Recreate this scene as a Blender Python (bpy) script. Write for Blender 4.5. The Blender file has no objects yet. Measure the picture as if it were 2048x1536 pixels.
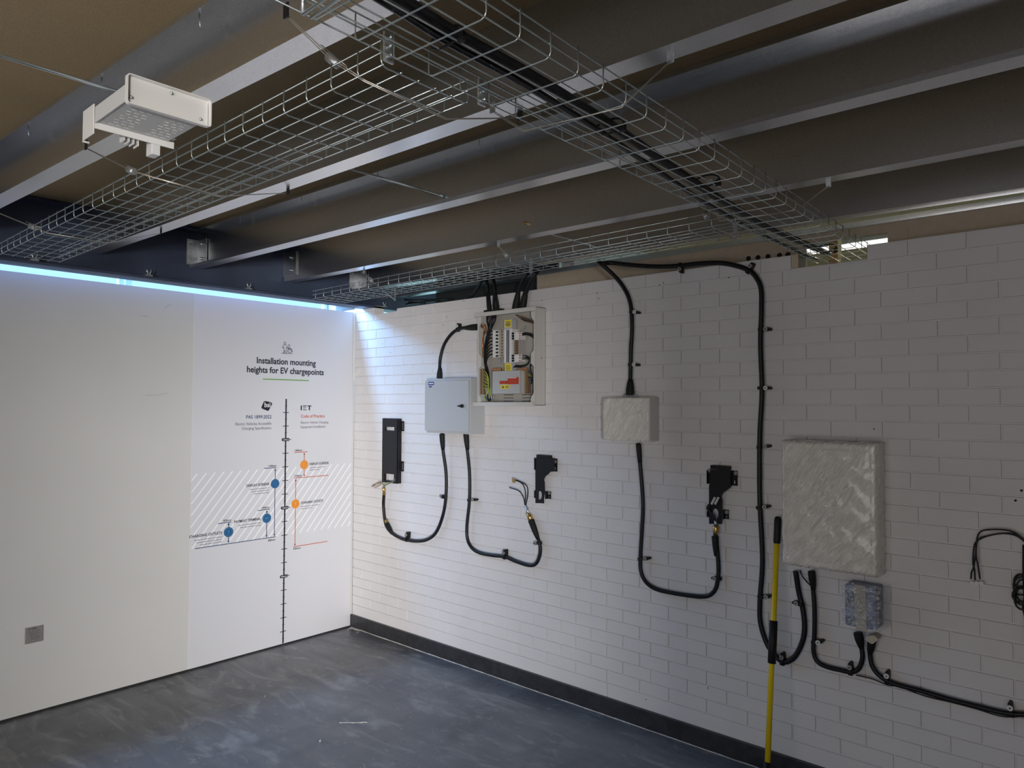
import bpy, bmesh, math, random
from mathutils import Vector, Matrix
random.seed(4)
S = bpy.context.scene
COL = S.collection
# ------------------------------------------------------------------ camera
F_PX = 1433.7
CAM = Vector((4.7597, -3.4679, 1.7592))
YAW, PIT, ROL = 0.724585, 0.0297275, 0.00383914
FW = Vector((-math.sin(YAW)*math.cos(PIT), math.cos(YAW)*math.cos(PIT), math.sin(PIT)))
RT0 = FW.cross(Vector((0, 0, 1))).normalized()
UP0 = RT0.cross(FW)
RT = RT0*math.cos(ROL)+UP0*math.sin(ROL)
UP = -RT0*math.sin(ROL)+UP0*math.cos(ROL)
cd = bpy.data.cameras.new('camera'); cam = bpy.data.objects.new('camera', cd); COL.objects.link(cam)
cd.sensor_width = 36; cd.lens = F_PX/2048*36; cd.clip_start = 0.02; cd.clip_end = 200
cam.matrix_world = Matrix(((RT.x, UP.x, -FW.x, CAM.x), (RT.y, UP.y, -FW.y, CAM.y), (RT.z, UP.z, -FW.z, CAM.z), (0, 0, 0, 1)))
S.camera = cam
S.view_settings.view_transform = 'Standard'; S.view_settings.look = 'None'
S.view_settings.exposure = 0.0; S.view_settings.gamma = 1.0; S.view_settings.use_curve_mapping = False
S.cycles.max_bounces = 10; S.cycles.diffuse_bounces = 6; S.cycles.glossy_bounces = 5
S.cycles.transmission_bounces = 8; S.cycles.transparent_max_bounces = 12
S.cycles.caustics_reflective = False; S.cycles.caustics_refractive = False
S.cycles.sample_clamp_indirect = 4.0
# ------------------------------------------------------------------ sky and lights
W = bpy.data.worlds.new('sky'); S.world = W; W.use_nodes = True
bg = W.node_tree.nodes['Background']; bg.inputs[0].default_value = (0.50, 0.88, 1.0, 1); bg.inputs[1].default_value = 1.35

def area(name, loc, tgt, sx, sy, power, col, spread=180):
    l = bpy.data.lights.new(name, 'AREA'); l.shape = 'RECTANGLE'; l.size = sx; l.size_y = sy
    l.energy = power; l.color = col; l.spread = math.radians(spread)
    o = bpy.data.objects.new(name, l); COL.objects.link(o); o.location = loc
    d = (Vector(tgt)-Vector(loc)).normalized()
    o.rotation_euler = d.to_track_quat('-Z', 'Y').to_euler(); return o
# daylight from the right, beam shaped by an unseen opening added in wall_side
area('side_daylight', (10.6, -8.7, 1.15), (0, -0.6, 1.0), 1.5, 1.5, 262, (1.0, 0.965, 0.94), 70)
# soft fill lamp added behind the photographer; no opening stands there
area('front_fill', (4.3, -6.6, 1.30), (3.2, -.4, 1.3), 3.8, 1.9, 55, (0.99, 0.95, 0.94))
# skylight entering behind the edge beam over the top of the printed wall
area('clerestory_daylight', (-0.50, -2.4, 3.16), (0.5, -2.4, 2.40), 4.7, 0.80, 450, (0.27, 0.56, 1.0))

# ------------------------------------------------------------------ pixel (2048x1536 photo) to a point on a real plane
def ray(u, v): return FW+RT*((u-1024)/F_PX)+UP*((768-v)/F_PX)
def on(ax, c, u, v):
    d = ray(u, v); t = (c-CAM[ax])/d[ax]; return CAM+d*t
def ux(u, v, c=0.0): return on(0, c, u, v)
def uy(u, v, c=0.0): return on(1, c, u, v)
def uz(u, v, c=0.0): return on(2, c, u, v)
# ------------------------------------------------------------------ materials
def nodes(m): return m.node_tree.nodes, m.node_tree.links
def mat(name, col, rough=0.5, metal=0.0, var=0.0, vscale=20.0, bump=0.0, bscale=80.0, spec=0.5, rvar=0.0, col2=None, stretch=None, emit=None):
    m = bpy.data.materials.new(name); m.use_nodes = True; n, l = nodes(m); b = n['Principled BSDF']
    b.inputs['Base Color'].default_value = (*col, 1); b.inputs['Roughness'].default_value = rough
    b.inputs['Metallic'].default_value = metal; b.inputs['Specular IOR Level'].default_value = spec
    tc = n.new('ShaderNodeTexCoord'); mp = n.new('ShaderNodeMapping'); l.new(tc.outputs['Object'], mp.inputs[0])
    if stretch: mp.inputs['Scale'].default_value = stretch
    if var or col2:
        t = n.new('ShaderNodeTexNoise'); t.inputs['Scale'].default_value = vscale; t.inputs['Detail'].default_value = 6
        l.new(mp.outputs[0], t.inputs['Vector'])
        r = n.new('ShaderNodeValToRGB'); l.new(t.outputs['Fac'], r.inputs[0]); l.new(r.outputs[0], b.inputs['Base Color'])
        c2 = col2 or tuple(c*(1-var) for c in col); c1 = col if col2 else tuple(min(1, c*(1+var)) for c in col)
        r.color_ramp.elements[0].position = 0.35; r.color_ramp.elements[1].position = 0.65
        r.color_ramp.elements[0].color = (*c2, 1); r.color_ramp.elements[1].color = (*c1, 1)
        if rvar:
            q = n.new('ShaderNodeMapRange'); l.new(t.outputs['Fac'], q.inputs[0]); l.new(q.outputs[0], b.inputs['Roughness'])
            q.inputs[1].default_value = .3; q.inputs[2].default_value = .7; q.inputs[3].default_value = rough-rvar; q.inputs[4].default_value = rough+rvar
    if bump:
        t = n.new('ShaderNodeTexNoise'); t.inputs['Scale'].default_value = bscale; t.inputs['Detail'].default_value = 4
        l.new(mp.outputs[0], t.inputs['Vector'])
        bp = n.new('ShaderNodeBump'); bp.inputs['Strength'].default_value = bump; bp.inputs['Distance'].default_value = .004
        l.new(t.outputs['Fac'], bp.inputs['Height']); l.new(bp.outputs[0], b.inputs['Normal'])
    if emit:
        b.inputs['Emission Color'].default_value = (*emit[0], 1); b.inputs['Emission Strength'].default_value = emit[1]
    return m
M = {}
M['brick'] = mat('white_painted_brick', (.73, .71, .715), .55, var=.025, vscale=3, bump=.12, bscale=60)
M['board'] = mat('white_wall_board', (.66, .66, .645), .5, var=.015, vscale=2)
M['vinyl'] = mat('printed_vinyl', (.70, .71, .75), .42)
M['osb'] = mat('chipboard_deck', (.54, .405, .23), .8, var=.17, vscale=330, bump=.15, bscale=300)
M['osb2'] = mat('chipboard_soffit', (.58, .48, .36), .8, var=.04, vscale=30)
M['galv'] = mat('galvanised_steel', (.74, .75, .77), .24, .95, var=.07, vscale=180)
M['galvb'] = mat('galvanised_bracket', (.60, .62, .64), .38, .85, var=.12, vscale=60)
M['zinc'] = mat('bright_zinc_wire', (.66, .74, .75), .30, .95)
M['wire'] = mat('steel_rope', (.60, .57, .50), .35, .8)
M['navy'] = mat('dark_navy_painted_steel', (.045, .060, .105), .45, .0, var=.15, vscale=5)
M['alu'] = mat('window_aluminium', (.55, .62, .70), .4, .3)
M['black'] = mat('black_cable_sheath', (.012, .012, .014), .38, spec=.25, var=.2, vscale=40)
M['blackm'] = mat('black_powder_coat', (.014, .014, .017), .45, spec=.25, bump=.03, bscale=300)
M['blackp'] = mat('black_plastic', (.010, .010, .011), .5, spec=.25)
M['boot'] = mat('black_rubber_shroud', (.012, .012, .012), .6, spec=.25)
M['grey'] = mat('light_grey_enclosure_paint', (.47, .49, .51), .38)
M['cream'] = mat('cream_grey_enclosure_paint', (.62, .60, .57), .4)
M['inner'] = mat('enclosure_back_plate', (.43, .40, .355), .45)
M['whitep'] = mat('white_plastic', (.75, .75, .74), .4)
M['paper'] = mat('white_painted_metal', (.80, .79, .76), .45)
M['perf'] = mat('white_grille_plate', (.66, .66, .65), .5)
M['yellow'] = mat('yellow_label', (.80, .66, .03), .5)
M['handle'] = mat('yellow_fibreglass', (.80, .60, .012), .3)
M['red'] = mat('red_switch', (.50, .05, .02), .4)
M['brown'] = mat('brown_phase_cover', (.20, .13, .08), .5)
M['brass'] = mat('brass', (.55, .38, .13), .32, .9)
M['copper'] = mat('copper', (.60, .28, .14), .35, .9)
M['gy'] = mat('green_yellow_wire', (.34, .46, .06), .4)
M['blue'] = mat('blue_wire', (.03, .09, .25), .4)
M['bluel'] = mat('blue_logo', (.01, .02, .22), .4)
M['ink'] = mat('dark_ink', (.012, .014, .030), .5)
M['inkg'] = mat('grey_ink', (.10, .10, .13), .5)
M['inkn'] = mat('navy_ink', (.015, .05, .16), .5)
M['inkb'] = mat('blue_ink', (.010, .105, .27), .5)
M['inkb2'] = mat('light_blue_ink', (.10, .27, .48), .5)
M['inko'] = mat('orange_ink', (.80, .27, .02), .5)
M['inko2'] = mat('pale_orange_ink', (.92, .50, .15), .5)
M['inkr'] = mat('red_orange_ink', (.55, .10, .04), .5)
M['inkgr'] = mat('green_ink', (.13, .36, .05), .5)
M['inkw'] = mat('white_ink', (.93, .93, .95), .45)
M['plate'] = mat('satin_steel_plate', (.36, .35, .33), .45, .5, var=.15, vscale=150)
M['card'] = mat('cardboard_tape', (.50, .45, .37), .7, var=.06, vscale=25)
M['slate'] = mat('blue_grey_film', (.22, .25, .36), .45, var=.4, vscale=18)
M['wood'] = mat('pale_timber', (.60, .36, .13), .6, var=.12, vscale=6, stretch=(8, 8, 1))
M['skirt'] = mat('black_painted_skirting', (.030, .031, .036), .42, var=.25, vscale=25)
M['lamp'] = mat('lit_tube', (1, 1, 1), .4, emit=((1, .98, .95), 1.6))
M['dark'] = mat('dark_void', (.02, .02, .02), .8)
M['dust'] = mat('pale_plaster_dust', (.55, .53, .50), .9, var=.2, vscale=60)

def floor_mat():
    m = bpy.data.materials.new('worn_grey_floor_paint'); m.use_nodes = True; n, l = nodes(m); b = n['Principled BSDF']
    tc = n.new('ShaderNodeTexCoord')
    def noise(scale, st=(1, 1, 1), rz=0, det=8, dist=0.0):
        mp = n.new('ShaderNodeMapping'); l.new(tc.outputs['Object'], mp.inputs[0]); mp.inputs['Scale'].default_value = st; mp.inputs['Rotation'].default_value = (0, 0, rz)
        t = n.new('ShaderNodeTexNoise'); t.inputs['Scale'].default_value = scale; t.inputs['Detail'].default_value = det; t.inputs['Distortion'].default_value = dist
        l.new(mp.outputs[0], t.inputs['Vector']); return t
    def ramp(src, p0, p1, c0, c1):
        r = n.new('ShaderNodeValToRGB'); l.new(src, r.inputs[0]); e = r.color_ramp.elements
        e[0].position = p0; e[1].position = p1; e[0].color = (*c0, 1); e[1].color = (*c1, 1); return r
    def mix(a, bb, f):
        x = n.new('ShaderNodeMix'); x.data_type = 'RGBA'; l.new(a, x.inputs[6]); l.new(bb, x.inputs[7]) if hasattr(bb, 'links') else None
        if not hasattr(bb, 'links'): x.inputs[7].default_value = (*bb, 1)
        l.new(f, x.inputs[0]); return x.outputs[2]
    base = ramp(noise(1.1, det=5, dist=.8).outputs['Fac'], .32, .70, (.078, .084, .102), (.150, .157, .172))
    a = ramp(noise(1.0, (1, 7, 1), .75, 12, .8).outputs['Fac'], .46, .74, (0, 0, 0), (.50, .50, .50))      # broad mop streaks
    c = mix(base.outputs[0], (.215, .220, .225), a.outputs[0])
    g = ramp(noise(1.2, (3.5, 1, 1), 1.2, 10, 1.2).outputs['Fac'], .52, .72, (0, 0, 0), (.55, .55, .55))
    c = mix(c, (.048, .050, .062), g.outputs[0])
    d = ramp(noise(1.6, (1, 3, 1), -.9, 14, 2.4).outputs['Fac'], .54, .76, (0, 0, 0), (.75, .70, .70))     # chalky scuffs
    c = mix(c, (.34, .34, .34), d.outputs[0])
    e = ramp(noise(5, (1, 1.6, 1), .2, 14, 3.5).outputs['Fac'], .60, .74, (0, 0, 0), (.55, .50, .50))
    c = mix(c, (.38, .37, .36), e.outputs[0])
    l.new(c, b.inputs['Base Color'])
    q = n.new('ShaderNodeMapRange'); l.new(noise(2.5, (1, 4, 1), .6, 8, .5).outputs['Fac'], q.inputs[0]); l.new(q.outputs[0], b.inputs['Roughness'])
    q.inputs[1].default_value = .3; q.inputs[2].default_value = .7; q.inputs[3].default_value = .24; q.inputs[4].default_value = .46
    bp = n.new('ShaderNodeBump'); bp.inputs['Strength'].default_value = .15; bp.inputs['Distance'].default_value = .003
    l.new(noise(14, det=6).outputs['Fac'], bp.inputs['Height']); l.new(bp.outputs[0], b.inputs['Normal'])
    return m
M['floor'] = floor_mat()

def wrap_mat():
    """milky cling film over a pale panel: glossy creases"""
    m = bpy.data.materials.new('cling_film_wrap'); m.use_nodes = True; n, l = nodes(m); b = n['Principled BSDF']
    tc = n.new('ShaderNodeTexCoord'); mp = n.new('ShaderNodeMapping'); l.new(tc.outputs['Object'], mp.inputs[0])
    mp.inputs['Rotation'].default_value = (0, -.62, 0)
    m2 = n.new('ShaderNodeMapping'); m2.inputs['Scale'].default_value = (1.0, 1.0, .22); l.new(mp.outputs[0], m2.inputs[0]); mp = m2
    t = n.new('ShaderNodeTexNoise'); t.inputs['Scale'].default_value = 55; t.inputs['Detail'].default_value = 9; t.inputs['Distortion'].default_value = 1.2
    l.new(mp.outputs[0], t.inputs['Vector'])
    t2 = n.new('ShaderNodeTexNoise'); t2.inputs['Scale'].default_value = 110; t2.inputs['Detail'].default_value = 4; l.new(tc.outputs['Object'], t2.inputs['Vector'])
    ad = n.new('ShaderNodeMath'); ad.operation = 'MULTIPLY_ADD'; l.new(t2.outputs['Fac'], ad.inputs[0]); ad.inputs[1].default_value = .35; l.new(t.outputs['Fac'], ad.inputs[2])
    r = n.new('ShaderNodeValToRGB'); l.new(t.outputs['Fac'], r.inputs[0]); r.color_ramp.elements[0].position = .3; r.color_ramp.elements[1].position = .72
    r.color_ramp.elements[0].color = (.66, .62, .55, 1); r.color_ramp.elements[1].color = (.92, .90, .86, 1); l.new(r.outputs[0], b.inputs['Base Color'])
    bp = n.new('ShaderNodeBump'); bp.inputs['Strength'].default_value = 1; bp.inputs['Distance'].default_value = .007
    l.new(ad.outputs[0], bp.inputs['Height']); l.new(bp.outputs[0], b.inputs['Normal'])
    b.inputs['Roughness'].default_value = .2; b.inputs['Specular IOR Level'].default_value = .8
    b.inputs['Coat Weight'].default_value = .6; b.inputs['Coat Roughness'].default_value = .08
    return m
M['wrap'] = wrap_mat()
def film_mat():
    m = bpy.data.materials.new('clear_cling_film'); m.use_nodes = True; n, l = nodes(m); n.remove(n['Principled BSDF']); out = n['Material Output']
    tr = n.new('ShaderNodeBsdfTransparent'); tr.inputs[0].default_value = (.93, .95, .97, 1)
    gl = n.new('ShaderNodeBsdfGlossy'); gl.inputs['Roughness'].default_value = .18
    tc = n.new('ShaderNodeTexCoord'); t = n.new('ShaderNodeTexNoise'); t.inputs['Scale'].default_value = 45; t.inputs['Detail'].default_value = 8; t.inputs['Distortion'].default_value = 1.5
    l.new(tc.outputs['Object'], t.inputs['Vector'])
    bp = n.new('ShaderNodeBump'); bp.inputs['Strength'].default_value = 1; bp.inputs['Distance'].default_value = .01; l.new(t.outputs['Fac'], bp.inputs['Height']); l.new(bp.outputs[0], gl.inputs['Normal'])
    r = n.new('ShaderNodeMapRange'); l.new(t.outputs['Fac'], r.inputs[0]); r.inputs[1].default_value = .35; r.inputs[2].default_value = .7; r.inputs[3].default_value = .03; r.inputs[4].default_value = .45
    mx = n.new('ShaderNodeMixShader'); l.new(r.outputs[0], mx.inputs[0]); l.new(tr.outputs[0], mx.inputs[1]); l.new(gl.outputs[0], mx.inputs[2]); l.new(mx.outputs[0], out.inputs[0])
    return m
M['film'] = film_mat()
def glass_mat():
    m = bpy.data.materials.new('window_glass'); m.use_nodes = True; n, l = nodes(m); n.remove(n['Principled BSDF']); out = n['Material Output']
    tr = n.new('ShaderNodeBsdfTransparent'); tr.inputs[0].default_value = (.93, .97, 1, 1)
    gl = n.new('ShaderNodeBsdfGlossy'); gl.inputs['Roughness'].default_value = .02
    mx = n.new('ShaderNodeMixShader'); mx.inputs[0].default_value = .06
    l.new(tr.outputs[0], mx.inputs[1]); l.new(gl.outputs[0], mx.inputs[2]); l.new(mx.outputs[0], out.inputs[0]); return m
M['glass'] = glass_mat()

# ------------------------------------------------------------------ mesh helpers
class MB:
    def __init__(s): s.b = bmesh.new()
    def box(s, x0, x1, y0, y1, z0, z1, bev=0.0, mtx=None):
        r = bmesh.ops.create_cube(s.b, size=1.0); vs = r['verts']
        for v in vs:
            v.co = Vector(((x0+x1)/2+v.co.x*(x1-x0), (y0+y1)/2+v.co.y*(y1-y0), (z0+z1)/2+v.co.z*(z1-z0)))
            if mtx: v.co = mtx @ v.co
        if bev:
            es = {e for v in vs for e in v.link_edges}
            bmesh.ops.bevel(s.b, geom=list(es), offset=bev, segments=2, affect='EDGES', profile=.5)
        return s
    def tube(s, pts, r, seg=10, caps=True):
        pts = [Vector(p) for p in pts]; rs = r if isinstance(r, (list, tuple)) else [r]*len(pts)
        rings = []; prev = None
        for i, p in enumerate(pts):
            t = (pts[min(i+1, len(pts)-1)]-pts[max(i-1, 0)])
            if t.length < 1e-9: t = Vector((0, 0, 1))
            t.normalize()
            if prev is None:
                a = Vector((0, 0, 1)) if abs(t.z) < .9 else Vector((0, 1, 0)); nrm = t.cross(a).normalized()
            else: nrm = (prev-t*prev.dot(t)); nrm = nrm.normalized() if nrm.length > 1e-6 else t.orthogonal().normalized()
            prev = nrm; bn = t.cross(nrm)
            rings.append([s.b.verts.new(p+(nrm*math.cos(2*math.pi*k/seg)+bn*math.sin(2*math.pi*k/seg))*rs[i]) for k in range(seg)])
        for A, B in zip(rings, rings[1:]):
            for k in range(seg):
                f = s.b.faces.new((A[k], A[(k+1) % seg], B[(k+1) % seg], B[k])); f.smooth = True
        if caps:
            s.b.faces.new(list(reversed(rings[0]))); s.b.faces.new(rings[-1])
        return s
    def prism(s, poly, d0, d1, axis='y', bev=0.0):
        """poly (a,b) extruded along axis from d0 to d1"""
        def co(a, b, d): return {'y': (a, d, b), 'x': (d, a, b), 'z': (a, b, d)}[axis]
        A = [s.b.verts.new(co(a, b, d0)) for a, b in poly]; B = [s.b.verts.new(co(a, b, d1)) for a, b in poly]
        fs = [s.b.faces.new(A), s.b.faces.new(list(reversed(B)))]
        n = len(A)
        for k in range(n): fs.append(s.b.faces.new((A[k], B[k], B[(k+1) % n], A[(k+1) % n])))
        bmesh.ops.recalc_face_normals(s.b, faces=fs)
        return s
    def ring_prism(s, outer, inner, d0, d1, axis='y'):
        """frame between two loops with the same number of points"""
        def co(a, b, d): return {'y': (a, d, b), 'x': (d, a, b), 'z': (a, b, d)}[axis]
        L = [[s.b.verts.new(co(a, b, d)) for a, b in q] for q in (outer, inner) for d in (d0, d1)]
        o0, o1, i0, i1 = L; n = len(outer); fs = []
        for k in range(n):
            j = (k+1) % n
            fs += [s.b.faces.new((o0[k], o0[j], i0[j], i0[k])), s.b.faces.new((o1[k], i1[k], i1[j], o1[j])),
                   s.b.faces.new((o0[k], o1[k], o1[j], o0[j])), s.b.faces.new((i0[k], i0[j], i1[j], i1[k]))]
        bmesh.ops.recalc_face_normals(s.b, faces=fs); return s
    def cyl(s, c, r, h, axis='z', seg=16, r2=None):
        c = Vector(c); d = {'x': Vector((1, 0, 0)), 'y': Vector((0, 1, 0)), 'z': Vector((0, 0, 1))}[axis] if isinstance(axis, str) else Vector(axis).normalized()
        s.tube([c-d*h/2, c+d*h/2], [r, r2 if r2 is not None else r], seg); return s
    def ball(s, c, r, sc=(1, 1, 1)):
        q = bmesh.ops.create_icosphere(s.b, subdivisions=2, radius=r)
        for v in q['verts']: v.co = Vector((v.co.x*sc[0], v.co.y*sc[1], v.co.z*sc[2]))+Vector(c)
        for f in {f for v in q['verts'] for f in v.link_faces}: f.smooth = True
        return s
    def build(s, name, m, parent=None):
        me = bpy.data.meshes.new(name); s.b.to_mesh(me); s.b.free(); me.materials.append(M[m] if isinstance(m, str) else m)
        o = bpy.data.objects.new(name, me); COL.objects.link(o)
        if parent: attach(o, parent)
        return o
WM = {}
def wm(o): return WM.get(o.name, Matrix.Identity(4))
def attach(o, parent):
    o.parent = parent; o.matrix_parent_inverse = wm(parent).inverted()
def tag(o, label=None, cat=None, group=None, kind=None):
    if label: o['label'] = label
    if cat: o['category'] = cat
    if group: o['group'] = group
    if kind: o['kind'] = kind
    return o
def thing(name, loc, label, cat, group=None):
    o = bpy.data.objects.new(name, None); COL.objects.link(o); o.location = loc; o.empty_display_size = .05
    WM[o.name] = Matrix.Translation(loc)
    return tag(o, label, cat, group)
def struct(o): o['kind'] = 'structure'; return o
def smooth(pts, n=8):
    P = [Vector(p) for p in pts]; out = []
    P = [P[0]*2-P[1]]+P+[P[-1]*2-P[-2]]
    for i in range(1, len(P)-2):
        a, b, c, d = P[i-1:i+3]
        for k in range(n):
            t = k/n; out.append(.5*((2*b)+(c-a)*t+(2*a-5*b+4*c-d)*t*t+(3*b-a-3*c+d)*t**3))
    out.append(P[-2]); return out
def circ(cx, cz, r, n=24, ax=1.0): return [(cx+r*ax*math.cos(2*math.pi*k/n), cz+r*math.sin(2*math.pi*k/n)) for k in range(n)]
def rrect(x0, x1, z0, z1, r, n=4):
    pts = []
    for cx, cz, a0 in ((x1-r, z1-r, 0), (x0+r, z1-r, 90), (x0+r, z0+r, 180), (x1-r, z0+r, 270)):
        for k in range(n+1):
            a = math.radians(a0+90*k/n); pts.append((cx+r*math.cos(a), cz+r*math.sin(a)))
    return pts

# ================================================================== SETTING
XB = 0.12      # face of the edge beam web
ZJ = 2.64      # underside of joists
ZD = 2.89      # underside of the deck
struct(MB().box(-1.2, 8.6, -8.2, 4.2, -.12, 0).build('floor', 'floor'))
struct(MB().box(-.02, 8.6, -8.2, 4.2, ZD, ZD+.03).build('ceiling', 'osb'))
# --- wall with the window strip above (left)
struct(MB().box(-.035, 0, -7.2, .0, .012, 2.50).build('wall_left', 'board'))
struct(MB().box(-.030, -.004, -7.2, 0, 0, .012).build('trim_1', 'dark'))
# --- brick wall
def brick_wall():
    H = .0722; L = .1093; Z0 = .178; ztop = 2.49; xmax = 7.0
    m = MB(); g = .0042; dep = .0075; bv = .0016
    def brick(x0, x1, z0, z1):
        x0 += g/2; x1 -= g/2; z0 += g/2; z1 -= g/2
        if x1-x0 < .01 or z1-z0 < .004: return
        o = [m.b.verts.new((x, dep, z)) for x, z in ((x0, z0), (x1, z0), (x1, z1), (x0, z1))]
        i = [m.b.verts.new((x, 0, z)) for x, z in ((x0+bv, z0+bv), (x1-bv, z0+bv), (x1-bv, z1-bv), (x0+bv, z1-bv))]
        m.b.faces.new(i)
        for k in range(4): m.b.faces.new((o[k], o[(k+1) % 4], i[(k+1) % 4], i[k]))
    cuts = [(.240, .520, 2.468, 9), (3.488, 3.826, 2.424, 9)]
    for k in range(-1, 33):
        z0 = Z0+H*k; z1 = z0+H
        if k == -1: z0 = .09
        z1 = min(z1, ztop)
        if k == -1: js = [0]+[.9+j*21.3 for j in range(1, 4)]+[xmax/L]
        elif k < 16: js = [0]+[j+.15 if j <= 24 else j-.21 for j in range(k % 2, 64, 2)]
        else: js = [0]+[j+.53 for j in range((k+1) % 2, 64, 2)]
        js = sorted(set(max(0, j) for j in js))
        for a, b in zip(js, js[1:]):
            spans = [(a*L, min(b*L, xmax), z0, z1)]
            for c0, c1, cz, _ in cuts:
                ns = []
                for s0, s1, t0, t1 in spans:
                    if t1 <= cz+.002 or s1 <= c0 or s0 >= c1: ns.append((s0, s1, t0, t1)); continue
                    if s0 < c0: ns.append((s0, c0, t0, t1))
                    if s1 > c1: ns.append((c1, s1, t0, t1))
                    if t0 < cz-.01: ns.append((max(s0, c0), min(s1, c1), t0, cz))
                spans = ns
            for s in spans: brick(*s)
    # small upstand of masonry in the corner beside the beam
    brick(0, .235, ztop, 2.535)
    top = [(0, .0), (xmax, .0), (xmax, ztop), (3.826, ztop), (3.826, 2.424), (3.488, 2.424), (3.488, ztop), (.520, ztop), (.520, 2.468), (.240, 2.468), (.240, 2.535), (0, 2.535)]
    m.prism(top, dep-.0002, .10, 'y')
    return struct(m.build('wall_right', 'brick'))
brick_wall()
struct(MB().box(3.488, 3.52, .0, .10, 2.425, 2.49).build('trim_2', 'osb2'))
# skirting on the brick wall: painted angle with a pale bottom bead
sk = MB().box(0, 7, -.018, .003, 0.0, .098, .003).build('baseboard_right', 'skirt'); struct(sk)
bm = MB()
pts = [(x*.05, -.0185-.003*random.random(), 0.001) for x in range(0, 140)]
bm.tube(pts, [.0025+.0018*random.random() for _ in pts], 5)
tag(bm.build('plaster_bead', 'dust'), 'thin pale line of old sealant along the foot of the black skirting', 'sealant')
# --- board above and behind the brick wall, with the cable opening
def soffit():
    m = MB(); y0, y1 = .19, .205; x0, x1 = 1.74, 7.0; z0, z1 = 2.2, ZJ
    ox0, ox1, oz0, oz1 = 3.49, 3.865, 2.40, 2.575
    for a in ((x0, ox0, z0, z1), (ox1, x1, z0, z1), (ox0, ox1, z0, oz0), (ox0, ox1, oz1, z1)): m.box(a[0], a[1], y0, y1, a[2], a[3])
    return struct(m.build('wall_upper', 'osb2'))
soffit()
struct(MB().box(XB, 7, .165, .245, ZJ-.024, ZJ+.003).build('trim_3', 'galv'))          # steel head track
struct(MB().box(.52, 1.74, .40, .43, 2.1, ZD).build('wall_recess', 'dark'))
struct(MB().box(3.868, 3.95, .186, .19, 2.2, ZJ-.045).build('trim_4', 'osb2'))
for i, u in enumerate((1497, 1516, 1536, 1559, 1576)):
    p = uy(u, 513+(1576-u)*.10-4, .188)
    tag(MB().cyl((p.x, .188, p.z), .0125, .006, 'y', 20).build('cable_hole', 'blackp'),
        ['round black hole in the board above the bricks, farthest left of five', 'second round black hole from the left above the bricks', 'middle of five round black holes above the bricks',
         'fourth round black hole from the left above the bricks', 'round black hole in the board beside the timber framed opening'][i], 'hole', 'row of round holes above the brick wall')
# --- room behind the opening
struct(MB().box(2.0, 6.0, 2.6, 2.65, 0, ZD).build('wall_rear', 'cream'))
struct(MB().box(1.9, 2.0, .25, 2.6, 0, ZD).build('wall_inner', 'cream'))
tag(MB().box(3.565, 3.61, .30, .36, 0, 2.66, .003).build('timber_stud', 'wood'), 'pale timber stud standing just inside the cable opening', 'stud')
t = thing('batten_light', (3.3, 1.69, 2.84), 'lit white tube light in the room behind the opening', 'light')
MB().box(2.3, 4.3, 1.63, 1.75, 2.86, ZD, .004).build('housing', 'whitep', t)
MB().box(2.32, 4.28, 1.64, 1.74, 2.84, 2.862, .004).build('diffuser', 'lamp', t)
area('rear_room_light', (3.4, 1.3, 2.80), (3.5, 1.5, 1), 1.2, .2, 6, (1, .86, .62))
# --- enclosing walls behind the photographer (added wall_side gap, lintel low to trim the beam)
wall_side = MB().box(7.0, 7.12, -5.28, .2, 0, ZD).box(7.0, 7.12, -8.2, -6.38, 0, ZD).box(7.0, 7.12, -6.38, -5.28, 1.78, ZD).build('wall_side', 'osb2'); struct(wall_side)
struct(MB().box(-.04, 7.0, -7.32, -7.2, 0, ZD).build('wall_back', 'dark'))
struct(MB().box(-.5, .0, -7.3, -7.2, 0, 3.2).build('wall_end', 'dark'))
# --- window strip behind the beam
def window(n, y0, y1):
    o = MB().ring_prism([(y0, 2.30), (y1, 2.30), (y1, 3.7), (y0, 3.7)], [(y0+.03, 2.34), (y1-.03, 2.34), (y1-.03, 3.66), (y0+.03, 3.66)], -.36, -.31, 'x').build('window_%d' % n, 'alu'); struct(o)
    MB().box(-.337, -.333, y0+.03, y1-.03, 2.34, 3.66).build('pane', 'glass', o)
window(1, -7.0, -1.63); window(2, -1.61, -.05)
struct(MB().box(-.37, -.30, -7.2, .25, 0, 2.30).build('wall_outer', 'board'))
struct(MB().box(-.37, -.02, -7.2, .25, 3.7, 3.74).build('ceiling_edge', 'dark'))
struct(MB().box(-.36, -.20, -.045, .14, 2.30, 3.7).build('trim_5', 'alu'))
struct(MB().box(-.24, 0.0, .02, .10, 0, 2.53).build('wall_corner', 'board'))

# ================================================================== EDGE BEAM
def edge_beam():
    t = thing('edge_beam', (XB, -3.5, 2.515), 'dark navy steel beam above the printed wall carrying the joist ends', 'beam')
    MB().box(XB-.014, XB, -7.1, .95, 2.535, ZD).build('web', 'navy', t)
    MB().box(XB-.02, .24, -7.1, .95, 2.518, 2.535, .002).build('bottom_flange', 'navy', t)
    MB().box(XB-.02, .24, -7.1, .95, ZD-.018, ZD-.001, .002).build('top_flange', 'navy', t)
edge_beam()
def clip(u, v, label):
    p = ux(u, v, .235); y = p.y
    t = thing('beam_clip', (.235, y, 2.54), label, 'clip', 'spring clips on the lip of the navy beam')
    MB().box(.205, .250, y-.020, y+.020, 2.535, 2.543, .001).build('base', 'galvb', t)
    m = MB()
    for s in (-1, 1): m.tube([(.238, y+s*.004, 2.542), (.240, y+s*.007, 2.556), (.240, y+s*.013, 2.566), (.240, y+s*.010, 2.576)], .0035, 6)
    m.build('jaw', 'galvb', t)
clip(68, 535, 'small silver clip on the beam lip under the left end of the cable basket')
clip(297, 556, 'small silver clip on the beam lip left of the first joist bracket')
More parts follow.
